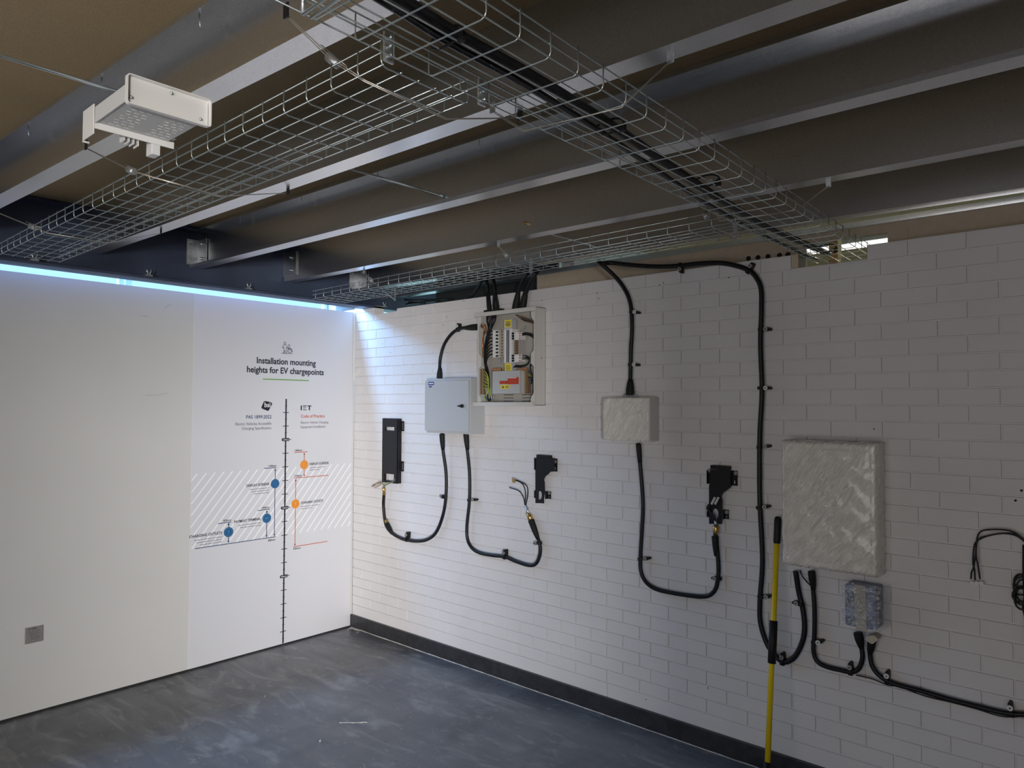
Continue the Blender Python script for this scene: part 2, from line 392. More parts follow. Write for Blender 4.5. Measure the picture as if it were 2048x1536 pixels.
clip(497, 585, 'small silver clip on the beam lip left of the short cable basket')
clip(768, 622, 'small silver clip on the beam end over the brick notch')

# ================================================================== JOISTS
def c_section(open_side):
    """closed profile (y,z) with the web at y=0; open_side -1: flanges run to -y"""
    h = ZD-ZJ-.001; f = .076; t = .0025; lip = .018; s = open_side
    o = [(0, 0), (s*f, 0), (s*f, lip), (s*(f-t), lip), (s*(f-t), t), (s*t, t), (s*t, h-t), (s*(f-t), h-t), (s*(f-t), h-lip), (s*f, h-lip), (s*f, h), (0, h)]
    return o
def joist(yw, s, slope, label, x0=.14, x1=7.0, screws=()):
    t = thing('ceiling_joist', (x0, yw, ZJ), label, 'joist', 'galvanised joists across the ceiling')
    prof = [(yw+a, ZJ+b) for a, b in c_section(s)]
    m = MB().prism(prof, x0, x1, 'x')
    for v in m.b.verts: v.co.y += slope*(v.co.x-x0)
    m.build('channel', 'galv', t)
    for x in screws:
        y = yw+s*.045+slope*(x-x0)
        MB().tube([(x, y, ZD-.003), (x+.001, y, ZD-.03), (x+.003, y+.001, ZD-.044)], [.0022, .0020, .0006], 6).build('screw', 'zinc', t)
    return t
joist(-2.635, -1, .053, 'wide galvanised steel joist passing behind the white bracket housing', screws=(1.37, 2.07, 2.73))
joist(-2.01, 1, .022, 'galvanised steel joist running just behind the long cable basket')
joist(-1.325, -1, .023, 'galvanised steel joist ending at the bolted angle bracket', screws=(.71, 1.35, 1.99, 2.66, 3.3))
joist(-.72, 1, .025, 'galvanised steel joist next before the short cable basket')
joist(-.06, -1, .038, 'galvanised steel joist directly above the top of the brick wall', screws=(1.4, 2.1))
def bolt(c, ax, t, r=.009, L=.012, nm='bolt'):
    c = Vector(c); d = {'x': Vector((1, 0, 0)), 'y': Vector((0, -1, 0))}[ax]
    MB().cyl(c+d*.0015, r*1.4, .003, ax, 14).cyl(c+d*(.003+L/2), r, L, ax, 6).build(nm, 'zinc', t)
def joist_bracket(yw, label, z0=2.665):
    t = thing('angle_bracket', (XB, yw, z0), label, 'bracket', 'angle brackets bolting joists to the navy beam')
    m = MB().prism([(XB, yw-.004), (XB+.115, yw-.004), (XB+.115, yw-.009), (XB+.006, yw-.009), (XB+.006, yw-.085), (XB, yw-.085)], z0, z0+.165, 'z')
    m.build('angle_plate', 'galvb', t)
    for z in (z0+.035, z0+.13):
        bolt((XB+.006, yw-.055, z), 'x', t)
        bolt((XB+.075, yw-.009, z), 'y', t, L=.02)
    return t
joist_bracket(-1.327, 'galvanised angle bracket with bolts at the joist end above the window strip')
joist_bracket(-.062, 'galvanised angle bracket behind the end of the short cable basket')
tt = thing('end_plate', (XB+.02, -.722, 2.66), 'flat joist end plate with two round bolts next to the short cable basket', 'plate')
MB().prism(rrect(.125, .30, 2.675, 2.84, .004), -.724, -.719, 'y').build('plate', 'galv', tt)
for z in (2.71, 2.80): bolt((.235, -.724, z), 'y', tt)
def brace(x, y0, y1, z, label):
    t = thing('bracing_rod', (x, y0, z), label, 'rod', 'threaded bracing rods between joists')
    MB().tube([(x, y0, z), (x, y1, z)], .0055, 8).build('rod', 'zinc', t)
    for y in (y0+.012, y1-.012): MB().cyl((x, y, z), .011, .012, 'y', 6).build('nut', 'zinc', t)
brace(2.44, -3.42, -2.52, 2.705, 'thin steel rod bracing the first joists left of the white bracket housing')
brace(2.40, -1.955, -1.28, 2.70, 'thin steel rod spanning between the second and third joists')
brace(2.33, -.66, .02, 2.70, 'thin steel rod above the short cable basket')
tt = thing('cable_gland_stub', uy(1054, 447, -.668), 'small brass threaded stub fixed on the joist side', 'stub')
p = uy(1054, 447, -.664)
MB().cyl(p+Vector((0, -.006, 0)), .009, .012, 'y', 6).build('nut', 'brass', tt); MB().cyl(p+Vector((0, -.016, 0)), .005, .022, 'y', 8).build('thread', 'brass', tt)

# ================================================================== CABLE BASKETS
WR = .0017
def basket(name, origin, ang, length, label, first=0.05, step=.0985, end=False):
    """local +x runs along the basket, width .25 in local y"""
    t = thing(name, origin, label, 'cable tray', 'steel wire cable baskets hung under the joists')
    R = Matrix.Translation(origin) @ Matrix.Rotation(ang, 4, 'Z')
    t.rotation_euler = (0, 0, ang); WM[t.name] = R
    hw = .127; hz = .056
    m = MB(); m.tube([(0, 0, 0), (length, 0, 0)], WR, 6); lw = m.build('long_wire', 'zinc'); me = lw.data
    spots = [(y, WR*2) for y in (-.1225, -.0735, -.0245, .0245, .0735, .1225)]+[(sg*(hw-WR*2), z) for sg in (-1, 1) for z in (.030, hz)]
    for i, (y, z) in enumerate(spots):
        o = lw if i == 0 else lw.copy()
        if i: COL.objects.link(o)
        o.parent = t; o.location = (0, y, z)
    c = .012; prof = [(0, -hw, hz+.004), (0, -hw, c), (0, -hw+c*.3, c*.3), (0, -hw+c, 0), (0, hw-c, 0), (0, hw-c*.3, c*.3), (0, hw, c), (0, hw, hz+.004)]
    cw0 = MB().tube(prof, WR, 6).build('cross_wire', 'zinc'); x = first; k = 0
    while x < length-.004:
        o = cw0 if k == 0 else cw0.copy()
        if k: COL.objects.link(o)
        o.parent = t; o.location = (x, 0, 0); x += step; k += 1
    if end:
        o = cw0.copy(); COL.objects.link(o); o.parent = t; o.location = (length-.003, 0, 0)
    return t
ZT = 2.462
trayA = basket('cable_basket', (.70, -2.425, ZT), 0.0, 2.886, 'long steel wire cable basket running left above the printed wall', first=.045, end=True)
AB = math.radians(90+1.5)
trayB = basket('cable_basket', (3.775, -3.60, ZT), math.radians(91.5), 3.80, 'steel wire cable basket carrying the thick black cables into the wall opening', first=.083, step=.0972)
trayC = basket('cable_basket', (.60, -.655, ZT), math.radians(-1.5), 3.02, 'steel wire cable basket close to the brick wall above the electrical boxes', first=.04)
def coupler(p, label, ax='x'):
    t = thing('basket_coupler', p, label, 'coupler', 'steel couplers joining the cable baskets')
    x, y, z = p
    MB().box(x-.003, x+.003, y-.013, y+.013, z, z+.062, .001).build('plate', 'galvb', t)
    for dz in (.012, .032, .050): MB().cyl((x+.008, y, z+dz), .005, .014, 'x', 8).build('bolt', 'zinc', t)
coupler((3.598, -2.545, ZT+.004), 'steel coupler bolting the long basket to the crossing basket, upper one')
coupler((3.596, -2.265, ZT+.004), 'steel coupler bolting the long basket to the crossing basket beside the third joist')
coupler((3.565, -.80, ZT+.004), 'steel coupler near the far end of the crossing basket')
coupler((3.560, -.60, ZT+.004), 'steel coupler at the right end of the short basket')
# support profile under the near end of the crossing basket
tt = thing('support_rail', uz(610, 10, ZT), 'steel support rail crossing the basket at the top edge of the view', 'rail')
p = uz(606, 22, ZT-.004); q = uz(700, -25, ZT-.004)
MB().tube([(p.x, p.y, ZT+.07), (p.x, p.y, ZT-.010)], .004, 8).build('upright', 'galvb', tt)
MB().tube([(p.x, p.y, ZT-.010), (p.x+.26, p.y-.006, ZT-.010)], .0030, 8).tube([(p.x, p.y+.016, ZT-.010), (p.x+.26, p.y+.010, ZT-.010)], .0030, 8).build('cross_bar', 'zinc', tt)

# hanger wires: steel rope loops with a locking barrel
def hanger(label, hook, under, end, clutch=None, hook_col='blackm', zhook=ZJ):
    """hook/end = points on joist undersides, under = points where the rope passes below the basket"""
    t = thing('rope_hanger', hook, label, 'hanger', 'looped steel rope hangers holding the baskets')
    for s in (-1, 1):
        off = Vector((.007*s, .002*s, 0)); P = [Vector(hook)+off*.3]
        if clutch: P.append(Vector(clutch)+off*.6)
        P += [Vector(u)+Vector((.003*s, 0, 0)) for u in under]; P.append(Vector(end)+off*.4)
        MB().tube(P, .0013, 6).build('rope', 'wire', t)
    for pnt in (hook, end):
        x, y, z = pnt
        MB().box(x-.010, x+.010, y-.0015, y+.0015, z-.006, ZJ+.012, .0005).build('hook_plate', hook_col, t)
    if clutch:
        d = (Vector(under[0])-Vector(hook)).normalized(); c = Vector(clutch)
        MB().tube([c-d*.020, c-d*.016, c+d*.016, c+d*.020], [.008, .012, .012, .008], 10).build('locking_barrel', 'galvb', t)
        MB().tube([c-d*.045+Vector((0.004, 0, .01)), c+d*.045+Vector((0.004, 0, .01))], .0015, 6).build('rope_tail', 'wire', t)
ZU = ZT-.006
def at(u, v, z): return tuple(uz(u, v, z))
hanger('rope hanger with a locking barrel on the long basket, nearest the crossing basket', at(572, 30, 2.625), [at(730, 162, ZU), at(893, 238, ZU)], at(1040, 236, 2.625), at(666, 121, 2.56))
hanger('rope hanger from the hook under the white bracket housing', at(172, 296, 2.625), [at(298, 352, ZU), at(440, 392, ZU)], at(576, 386, 2.625), at(262, 341, 2.53))
hanger('rope hanger with a locking barrel at the far left end of the long basket', at(-62, 402, 2.625), [at(95, 466, ZU), at(215, 486, ZU)], at(322, 466, 2.625), at(66, 454, 2.52))
hanger('rope hanger at the right of the crossing basket tied to a pale hook plate', at(1341, 122, 2.625), [at(1241, 216, ZU), at(1048, 262, ZU)], at(985, 222, 2.625), None, 'galvb')
hanger('rope hanger at the right of the crossing basket close to the wall opening', at(1657, 372, 2.625), [at(1592, 421, ZU), at(1440, 442, ZU)], at(1420, 372, 2.625), None, 'galvb')
hanger('short rope hanger on the left end of the short basket', at(728, 545, 2.625), [at(757, 574, ZU)], at(790, 600, 2.56), at(742, 560, 2.54), 'galvb')
hanger('short rope hanger above the open distribution board', at(997, 492, 2.625), [at(1024, 527, ZU)], at(1062, 545, 2.56), at(1012, 510, 2.54), 'galvb')
hanger('twisted rope hanger where the short basket meets the crossing basket', at(1398, 402, 2.625), [at(1426, 462, ZU)], at(1470, 478, 2.56), at(1412, 430, 2.54), 'galvb')

# thick cables lying in the crossing basket
def cable_run(label, pix, r, m='black', dz=.0):
    P = smooth([uz(u, v, ZT+.012+r) for u, v in pix], 6)
    return tag(MB().tube(P, r, 14).build('power_cable', m), label, 'cable', 'thick cables in the crossing basket')
runB = [(610, -110), (800, 5), (915, 78), (1046, 150), (1215, 254), (1418, 392), (1540, 462), (1652, 512)]
M['gloss'] = mat('glossy_black_cable', (.02, .02, .022), .16)
cable_run('thinner glossy black cable with a bright reflection, lying left in the crossing basket', [(u-16, v+8) for u, v in runB], .0085, 'gloss')
cable_run('thick black cable lying right in the crossing basket', [(u+6, v-4) for u, v in runB], .0130, 'black')
for i, (u, v) in enumerate(((893, 74), (1218, 253), (1412, 362), (1652, 497))):
    c = uz(u, v, ZT+.02); m = MB()
    m.tube([c+Vector((.045*math.cos(a), 0, .018*math.sin(a))) for a in [k*math.pi/8 for k in range(17)]], .0028, 6)
    m.box(c.x+.034, c.x+.050, c.y-.005, c.y+.005, c.z-.024, c.z-.004, .001)
    tag(m.build('cable_tie', 'blackp'), ['black cable tie nearest the top of the photo', 'black cable tie at the middle of the crossing basket', 'black cable tie past the fourth joist', 'black cable tie at the wall opening'][i] + ' round the thick cables', 'cable tie', 'black ties round the thick cables')

# ================================================================== WHITE BRACKET HOUSING
def housing():
    x0, x1, y0, y1, z = 2.70, 2.905, -2.797, -2.613, 2.50
    t = thing('bracket_housing', ((x0+x1)/2, (y0+y1)/2, z), 'white painted metal bracket housing with slotted base hanging by the first joist', 'bracket')
    MB().box(x0, x1, y0, y1, z, z+.003, .001).build('base_plate', 'perf', t)
    m = MB()
    random.seed(3)
    for ry in range(2):
        for rx in range(9):
            for k in range(3):
                yy = y0+.022+ry*.095+k*.019+(rx % 2)*.006; xx = x0+.02+rx*.020
                m.box(xx-.0012, xx+.0012, yy, yy+.011, z-.0008, z+.001)
    m.build('slots', 'whitep', t)
    # front plate: shallow tray facing the camera, upper edge folded
    xf = x1; h = .058
    m = MB(); m.box(xf, xf+.0025, y0-.004, y1+.016, z-.002, z+h+.004); m.build('front_plate', 'paper', t)
    m = MB(); m.ring_prism(rrect(y0-.006, y1+.020, z-.010, z+h+.006, .008), rrect(y0-.0035, y1+.0175, z-.0075, z+h+.0035, .006), xf+.002, xf+.016, 'x'); m.build('front_rim', 'paper', t)
    for yy, zz in ((y0+.008, z+.010), (y1-.004, z+.008), ((y0+y1)/2+.012, z+h-.006)):
        MB().ball((xf+.005, yy, zz), .0045).build('screw', 'zinc', t)
    m = MB(); m.box(x0-.004, x0, y0-.003, y1+.018, z-.016, z+.003, .001); m.build('rear_flange', 'paper', t)
    m = MB(); m.box(x0, x1, y0-.004, y0-.001, z-.002, z+.040); m.build('left_side_plate', 'perf', t)
    m = MB(); m.box(x0+.01, x1, y0-.0005, y0+.018, z+.004, z+.012); m.build('inner_channel', 'galvb', t)
    m = MB(); m.box(x0-.085, x0-.004, y0-.006, y0-.003, z-.030, z+.050, .001).box(x0-.085, x0-.080, y0-.006, y0+.010, z-.034, z-.030); m.build('mounting_arm', 'paper', t)
    m = MB(); m.box(x0-.042, x0-.004, y1-.042, y1-.018, z-.044, z-.003, .002); m.build('conduit_box', 'whitep', t)
    m = MB()
    for k in range(4):
        m.box(x0-.050, x0-.046+.03, y0+.075+k*.012, y0+.077+k*.012, z-.022-k*.002, z+.01)
    m.build('cooling_fins', 'whitep', t)
    MB().box(x0+.01, x0+.03, -2.606, -2.603, z+.003, 2.638).box(x0+.01, x0+.03, -2.606, -2.555, 2.635, 2.6398).build('hanging_strap', 'paper', t)
housing()

# ================================================================== PRINTED WALL PANEL
XP = 0.003
panel = thing('printed_wall_panel', (0, -.65, 0), 'white printed panel showing mounting heights beside the brick wall corner', 'wall graphic')
MB().box(0, XP, -1.301, -.022, .012, 2.499).build('backing_sheet', 'vinyl', panel)
def flat(m, polys, mname, name, parent=panel, x=XP+.0006, x2=None):
    for p in polys: m.prism(p, XP-.0004, x, 'x')
    return m.build(name, mname, parent)
def line(a, b, w):
    a = Vector((a[0], a[1])); b = Vector((b[0], b[1])); n = (b-a).normalized(); n = Vector((-n.y, n.x))*w/2
    return [tuple(a-n), tuple(b-n), tuple(b+n), tuple(a+n)]
def text(s, y, z, size, mname, parent=panel, align='LEFT', bold=0.0, name='lettering', width=None, plane='x', d=None, th=.0006):
    c = bpy.data.curves.new('t', 'FONT'); c.body = s; c.size = size; c.offset = bold; c.align_x = align; c.extrude = th/2; c.resolution_u = 3
    o = bpy.data.objects.new('t', c); COL.objects.link(o); bpy.context.view_layer.update()
    me = bpy.data.meshes.new_from_object(o.evaluated_get(bpy.context.evaluated_depsgraph_get())); w = max(v.co.x for v in me.vertices)-min(v.co.x for v in me.vertices)
    k = (width/w) if width else 1.0
    bpy.data.objects.remove(o); bpy.data.curves.remove(c)
    for v in me.vertices:
        a, b, e = v.co.x*k, v.co.y, v.co.z
        v.co = (d+e, y+a, z+b) if plane == 'x' else (y+a, d-e, z+b)
    me.name = name; me.materials.clear(); me.materials.append(M[mname])
    ob = bpy.data.objects.new(name, me); COL.objects.link(ob); attach(ob, parent); return ob
def ptext(s, y, z, size, mname, **k): return text(s, y, z, size, mname, d=XP+.0004, **k)
# hatch band, drawn first (lowest layer)
zb, zt = .80, 1.295; m = MB()
for k in range(-8, 40):
    y = -1.301+k*.062-.30; a = (y, zb); b = (y+.40*1.0, zt)
    # clip to panel
    def clipx(a, b):
        (ya, za), (yb, zb_) = a, b
        if yb <= -1.299 or ya >= -.024: return None
        if ya < -1.299: za = za+(zb_-za)*(-1.299-ya)/(yb-ya); ya = -1.299
        if yb > -.024: zb_ = za+(zb_-za)*(-.024-ya)/(yb-ya); yb = -.024
        return (ya, za), (yb, zb_)
    q = clipx(a, b)
    if q and (q[1][0]-q[0][0]) > .01: m.prism(line(q[0], q[1], .0085), XP-.0004, XP+.0003, 'x')
m.build('hatched_band', 'inkw', panel)
# figures icon
m = MB()
def stroke(pts, w=.0035, closed=False):
    if closed: pts = pts+[pts[0]]
    for a, b in zip(pts, pts[1:]): m.prism(line(a, b, w), XP-.0004, XP+.0006, 'x')
ic = lambda u, v: tuple(ux(490+u/12.047, 670+v/12.047, XP))[1:]
stroke([ic(960+26*math.cos(a), 195+28*math.sin(a)) for a in [k*math.pi/6 for k in range(12)]], closed=True)
stroke([ic(*p) for p in ((925, 240), (900, 300), (915, 320), (935, 280), (940, 340), (925, 430), (905, 440), (945, 440), (958, 360), (975, 440), (1005, 445), (995, 340), (995, 290), (1015, 320), (1025, 300), (1000, 240), (925, 240))])
stroke([ic(1062+20*math.cos(a), 250+22*math.sin(a)) for a in [k*math.pi/6 for k in range(12)]], closed=True)
stroke([ic(*p) for p in ((1040, 290), (1038, 350), (1075, 350), (1110, 340), (1135, 400), (1155, 405))]); stroke([ic(*p) for p in ((1085, 290), (1080, 335), (1040, 290))])
stroke([ic(1080+52*math.cos(a), 380+58*math.sin(a)) for a in [k*math.pi/9 for k in range(18)]], .004, True)
stroke([ic(1080+30*math.cos(a), 380+34*math.sin(a)) for a in [k*math.pi/9 for k in range(18)]], .002, True)
stroke([ic(870, 442), ic(1000, 450), ic(1155, 455)], .0025)
m.build('people_icon', 'inkg', panel)
ptext('Installation mounting', -.850, 2.054, .062, 'ink', bold=.0015, width=.486, name='title_line')
ptext('heights for EV chargepoints', -.923, 1.987, .062, 'ink', bold=.0015, width=.632, name='title_line')
flat(MB(), [line((-.797, 1.941), (-.420, 1.941), .007)], 'inkgr', 'green_rule')
# ruler
YR = -.609
m = MB(); m.prism(line((YR, .014), (YR, 1.80), .011), XP-.0004, XP+.0007, 'x')
for k in range(1, 18): m.prism(line((YR-(.024 if k % 5 else .034), k*.1), (YR+(.024 if k % 5 else .045), k*.1), .005), XP-.0004, XP+.0007, 'x')
for k in range(0, 18): m.prism(line((YR-.010, k*.1+.05), (YR+.010, k*.1+.05), .003), XP-.0004, XP+.0007, 'x')
m.build('height_ruler', 'ink', panel)
for z, s in ((.5, '500mm'), (1.0, '1000mm'), (1.5, '1500mm')):
    mk = flat(MB(), [rrect(YR-.030, YR+.030, z-.011, z+.011, .006)], 'ink', 'ruler_marker', x=XP+.0010)
    text(s, YR-.023, z-.005, .014, 'inkw', parent=mk, width=.046, d=XP+.0013)
# logos
def quad(pts): return [tuple(ux(440+a/6.4, 660+b/6.4, XP))[1:] for a, b in pts]
lg = flat(MB(), [quad([(575, 908), (655, 925), (668, 945), (625, 1028), (610, 1036), (535, 1005), (529, 990), (560, 918)])], 'ink', 'left_logo')
text('bsi', ux(440+565/6.4, 660+985/6.4, XP).y, ux(440+565/6.4, 660+987/6.4, XP).z, .050, 'inkw', parent=lg, width=.047, d=XP+.0010, bold=.0007)
z0 = 1.716; z1 = 1.752; y = -.487
flat(MB(), [line((y+.005, z0), (y+.005, z1), .010), line((y+.020, z1-.0035), (y+.050, z1-.0035), .007), line((y+.057, z1-.0035), (y+.092, z1-.0035), .007), line((y+.0745, z0), (y+.0745, z1-.006), .010)], 'ink', 'right_logo')
flat(MB(), [line((y+.020, (z0+z1)/2), (y+.046, (z0+z1)/2), .006), line((y+.020, z0+.003), (y+.050, z0+.003), .006)], 'inkg', 'right_logo_bars')
ptext('PAS 1899:2022', -.725, 1.658, .034, 'inkn', align='RIGHT', width=.196, bold=.0004, name='standard_number')
ptext('Electric Vehicles Accessible', -.725, 1.612, .028, 'inkg', align='RIGHT', width=.275, name='standard_name')
ptext('Charging Specification', -.725, 1.580, .028, 'inkg', align='RIGHT', width=.226, name='standard_name')
ptext('Code of Practice', -.485, 1.660, .034, 'inkr', width=.208, bold=.0004, name='code_title')
ptext('Electric Vehicle Charging', -.486, 1.615, .026, 'inkg', width=.241, name='code_name')
ptext('Equipment Installation', -.486, 1.582, .026, 'inkg', width=.216, name='code_name')
def dim(y, z0, z1, col, name):
    m = MB(); m.prism(line((y, z0+.006), (y, z1-.006), .005), XP-.0004, XP+.0007, 'x')
    for z, s in ((z0+.004, 1), (z1-.004, -1)): m.prism([(y-.008, z+s*.014), (y, z), (y+.008, z+s*.014)][::s], XP-.0004, XP+.0007, 'x')
    return m.build(name, col, panel)
dim(-1.038, .80, .945, 'inkn', 'height_arrow'); dim(-.752, .80, 1.0, 'inkn', 'height_arrow'); dim(-.690, .80, 1.295, 'inkn', 'height_arrow')
dim(-.451, 1.215, 1.40, 'inkr', 'height_arrow'); dim(-.521, .705, 1.208, 'inkr', 'height_arrow')
flat(MB(), [line((-1.27, .798), (-.68, .798), .005), line((-1.115, .945), (-1.02, .945), .005), line((-.825, 1.003), (-.732, 1.003), .005), line((-.778, 1.299), (-.682, 1.299), .005)], 'inkn', 'blue_level_lines')
flat(MB(), [line((-.537, 1.402), (-.425, 1.402), .005), line((-.535, 1.212), (-.235, 1.212), .005), line((-.537, .704), (-.237, .704), .005)], 'inkr', 'orange_level_lines')
for s, y, z, al, w in (('850mm', -1.02, .953, 'RIGHT', .056), ('1000mm', -.732, 1.011, 'RIGHT', .060), ('1300mm', -.682, 1.307, 'RIGHT', .060), ('800mm', -.682, .772, 'RIGHT', .056),
                       ('1400mm', -.535, 1.410, 'LEFT', .062), ('1200mm', -.535, 1.220, 'LEFT', .062), ('500mm', -.535, .682, 'LEFT', .060)):
    ptext(s, y, z, .020, 'ink', align=al, width=w, bold=.0003, name='height_value')
def para(y, z, n, w, al):
    m = MB()
    for k in range(n):
        ww = w*(1, .92, .80)[k] if al == 'R' else w*(1, .62)[min(k, 1)]
        a, b = (y-ww, y) if al == 'R' else (y, y+ww)
        x = a
        while x < b:
            e = min(b, x+random.uniform(.010, .030)); m.prism(line((x, z-k*.017), (e, z-k*.017), .0035), XP-.0004, XP+.0006, 'x'); x = e+.004
    m.build('small_print', 'inkg', panel)
def badge(y, z, c1, c2, icon):
    m = MB(); m.prism(circ(y, z, .034), XP-.0004, XP+.0010, 'x'); o = m.build('round_badge', c1, panel)
    m = MB(); m.ring_prism(circ(y, z, .027), circ(y, z, .0245), XP+.0008, XP+.0014, 'x')
    if icon == 'screen': m.prism(line((y-.009, z-.010), (y-.009, z+.010), .003), XP+.0008, XP+.0014, 'x').prism(line((y+.009, z-.010), (y+.009, z+.010), .003), XP+.0008, XP+.0014, 'x').prism(line((y-.009, z+.010), (y+.009, z+.010), .003), XP+.0008, XP+.0014, 'x').prism(line((y-.009, z-.010), (y+.009, z-.010), .003), XP+.0008, XP+.0014, 'x')
    elif icon == 'card': m.prism(line((y-.014, z), (y+.014, z+.003), .007), XP+.0008, XP+.0014, 'x').prism(line((y-.010, z-.008), (y+.004, z-.007), .003), XP+.0008, XP+.0014, 'x')
    else: m.prism(line((y, z-.012), (y, z+.006), .006), XP+.0008, XP+.0014, 'x').prism(line((y-.008, z+.006), (y+.008, z+.006), .008), XP+.0008, XP+.0014, 'x')
    i = m.build('badge_icon', c2, o)
for y, z, s, al, w, n, c1, c2, ic_ in ((-1.038, .878, 'CHARGING OUTLETS', 'RIGHT', .225, 3, 'inkb', 'inkb2', 'plug'), (-.752, .940, 'PAYMENT TERMINAL', 'RIGHT', .200, 2, 'inkb', 'inkb2', 'card'), (-.690, 1.183, 'DISPLAY SCREENS', 'RIGHT', .175, 3, 'inkb', 'inkb2', 'screen'),
                                  (-.451, 1.306, 'DISPLAY SCREENS', 'LEFT', .168, 2, 'inko', 'inko2', 'screen'), (-.521, 1.020, 'CHARGING OUTLETS', 'LEFT', .190, 2, 'inko', 'inko2', 'plug')):
    badge(y, z, c1, c2, ic_); k = -.046 if al == 'RIGHT' else .046
    ptext(s, y+k, z-.006, .025, 'ink', align=al, width=w, bold=.0005, name='category_lettering')
    para(y+k, z-.026, n, w*.85, 'R' if al == 'RIGHT' else 'L')
# loose white corner strip beside the printed panel
tag(MB().box(.0035, .010, -.020, -.002, 1.95, 2.50, .001).build('corner_strip', 'whitep'), 'narrow white corner strip between the printed panel and the bricks, ending half way down', 'strip')

# blank steel plate and marks on the left wall
tt = thing('blank_wall_plate', (0, -2.184, .447), 'small square metal cover plate low on the left wall', 'cover plate')
MB().box(0, .006, -2.229, -2.139, .402, .492, .0015).build('plate', 'plate', tt)
text('WARNING', -2.200, .478, .010, 'ink', parent=tt, width=.030, d=.0062)
MB().prism([(-2.213, .478), (-2.205, .478), (-2.209, .486)], .005, .0065, 'x').build('warning_triangle', 'ink', tt)
m = MB()
for k in range(5): m.box(.0055, .0066, -2.215+.004*k, -2.155-.004*(k % 3), .466-.011*k, .468-.011*k)
m.build('small_print', 'inkg', tt)
m = MB()
def scuff(pts, w): 
    for a, b in zip(pts, pts[1:]): m.prism(line(a, b, w), -.0002, .0003, 'x')
for px in ([(328, 617), (343, 608)], [(280, 632), (296, 633)], [(290, 791), (318, 790), (336, 786)]):
    scuff([tuple(ux(u, v, 0))[1:] for u, v in px], .0022)
tag(m.build('scuff_marks', mat('grey_scuff', (.35, .34, .33), .6)), 'thin grey scratch marks on the bare left wall board', 'scuff marks')

# ================================================================== CABLES ON THE BRICK WALL
YC = -.028
def wall_path(pix, y=YC, n=7): return smooth([uy(u, v, y if len(r) == 0 else r[0]) for u, v, *r in pix], n)
def cable(label, pix, r, shrouds=(), name='wall_cable', group='black cables clipped to the brick wall', parts=None, m='black'):
    P = wall_path(pix); t = thing(name, P[0], label, 'cable', group)
    MB().tube(P, r, 12).build('sheath', m, t)
    for a, b, r0, r1 in shrouds:       # tapered shroud: wide end a, narrow end b (pixels)
        A = uy(*a[:2], a[2] if len(a) > 2 else YC); B = uy(*b[:2], b[2] if len(b) > 2 else YC); d = B-A
        MB().tube([A, A+d*.04, A+d*.42, A+d*.75, B], [r0*.96, r0, r0*.97, (r0+r1)/2, r1], 14).build('shroud', 'boot', t)
    return t
# 1 arch from the grey cabinet to the open board
c1 = cable('black cable arching from the grey cabinet top to the open board', [(879, 760, -.05), (879, 745, -.05), (881, 715, -.04), (889, 688, -.035), (903, 668, -.035), (918, 658, -.035), (940, 654, -.04), (954, 654, -.045)], .0115,
           [((879, 757, -.05), (880, 735, -.047), .021, .012), ((955, 654, -.045), (930, 656, -.04), .022, .012)])
# 2 loop under the grey cabinet to the tall black bracket
c2 = cable('black cable looping from the grey cabinet to the tall black bracket', [(884, 866, -.05), (886, 900, -.045), (892, 945), (892, 990), (886, 1030), (872, 1065), (852, 1080), (826, 1082), (803, 1077), (784, 1066), (772, 1050), (767, 1015), (768, 985, -.04)], .0115,
           [((884, 868, -.05), (886, 900, -.045), .019, .012), ((773, 1047, -.03), (784, 1067, -.028), .019, .012)])
MB().tube([uy(768, 990, -.04), uy(767.5, 978, -.045), uy(767, 974, -.045)], [.009, .013, .010], 10).build('brass_gland', 'brass', c2)
MB().tube([uy(772, 1040, -.028), uy(775, 1049, -.028)], [.014, .013], 10).build('brass_gland', 'brass', c2)
# 3 loop with free cores
c3 = cable('black cable looping from the grey cabinet to loose wire ends', [(932, 866, -.05), (934, 895, -.045), (939, 945), (939, 1000), (934, 1050), (935, 1078), (944, 1096), (960, 1106), (985, 1111), (1010, 1114), (1035, 1124), (1060, 1131), (1073, 1126), (1080, 1108), (1080, 1090), (1076, 1077), (1068, 1050), (1060, 1035)], .0112,
           [((932, 868, -.05), (935, 900, -.045), .019, .012), ((1062, 1040, -.03), (1076, 1078, -.028), .020, .012)])
MB().tube([uy(1055, 1026, -.03), uy(1059, 1032, -.03), uy(1063, 1042, -.03)], [.013, .018, .017], 10).build('brass_gland', 'brass', c3)
MB().tube([uy(1052, 1012, -.03), uy(1058, 1029, -.03)], [.008, .010], 8).build('earth_tag', 'galvb', c3)
for pp in ([(1050, 1010), (1047, 995), (1038, 982), (1019, 975)], [(1050, 1010), (1051, 985), (1045, 968), (1030, 960)], [(1052, 1010), (1056, 985), (1052, 970), (1033, 960)]):
    MB().tube(wall_path([(u, v, -.032-.004*i) for i, (u, v) in enumerate(pp)], n=5), .0036, 6).build('core_wire', 'black', c3)
p = uy(1028, 960, -.05); MB().box(p.x-.012, p.x+.010, p.y-.004, p.y+.004, p.z-.017, p.z+.010, .001).build('wire_tag', 'brass', c3)
# 4 down from the basket to the small wrapped box
c4 = cable('black cable dropping from the short basket to the small wrapped box', [(1196, 522, -.10), (1206, 531, -.07), (1226, 549, -.04), (1244, 570), (1257, 594), (1263, 622), (1264, 660), (1262, 700), (1261, 745), (1260, 785, -.035)], .0120,
           [((1260, 790, -.040), (1261, 758, -.032), .024, .013)])
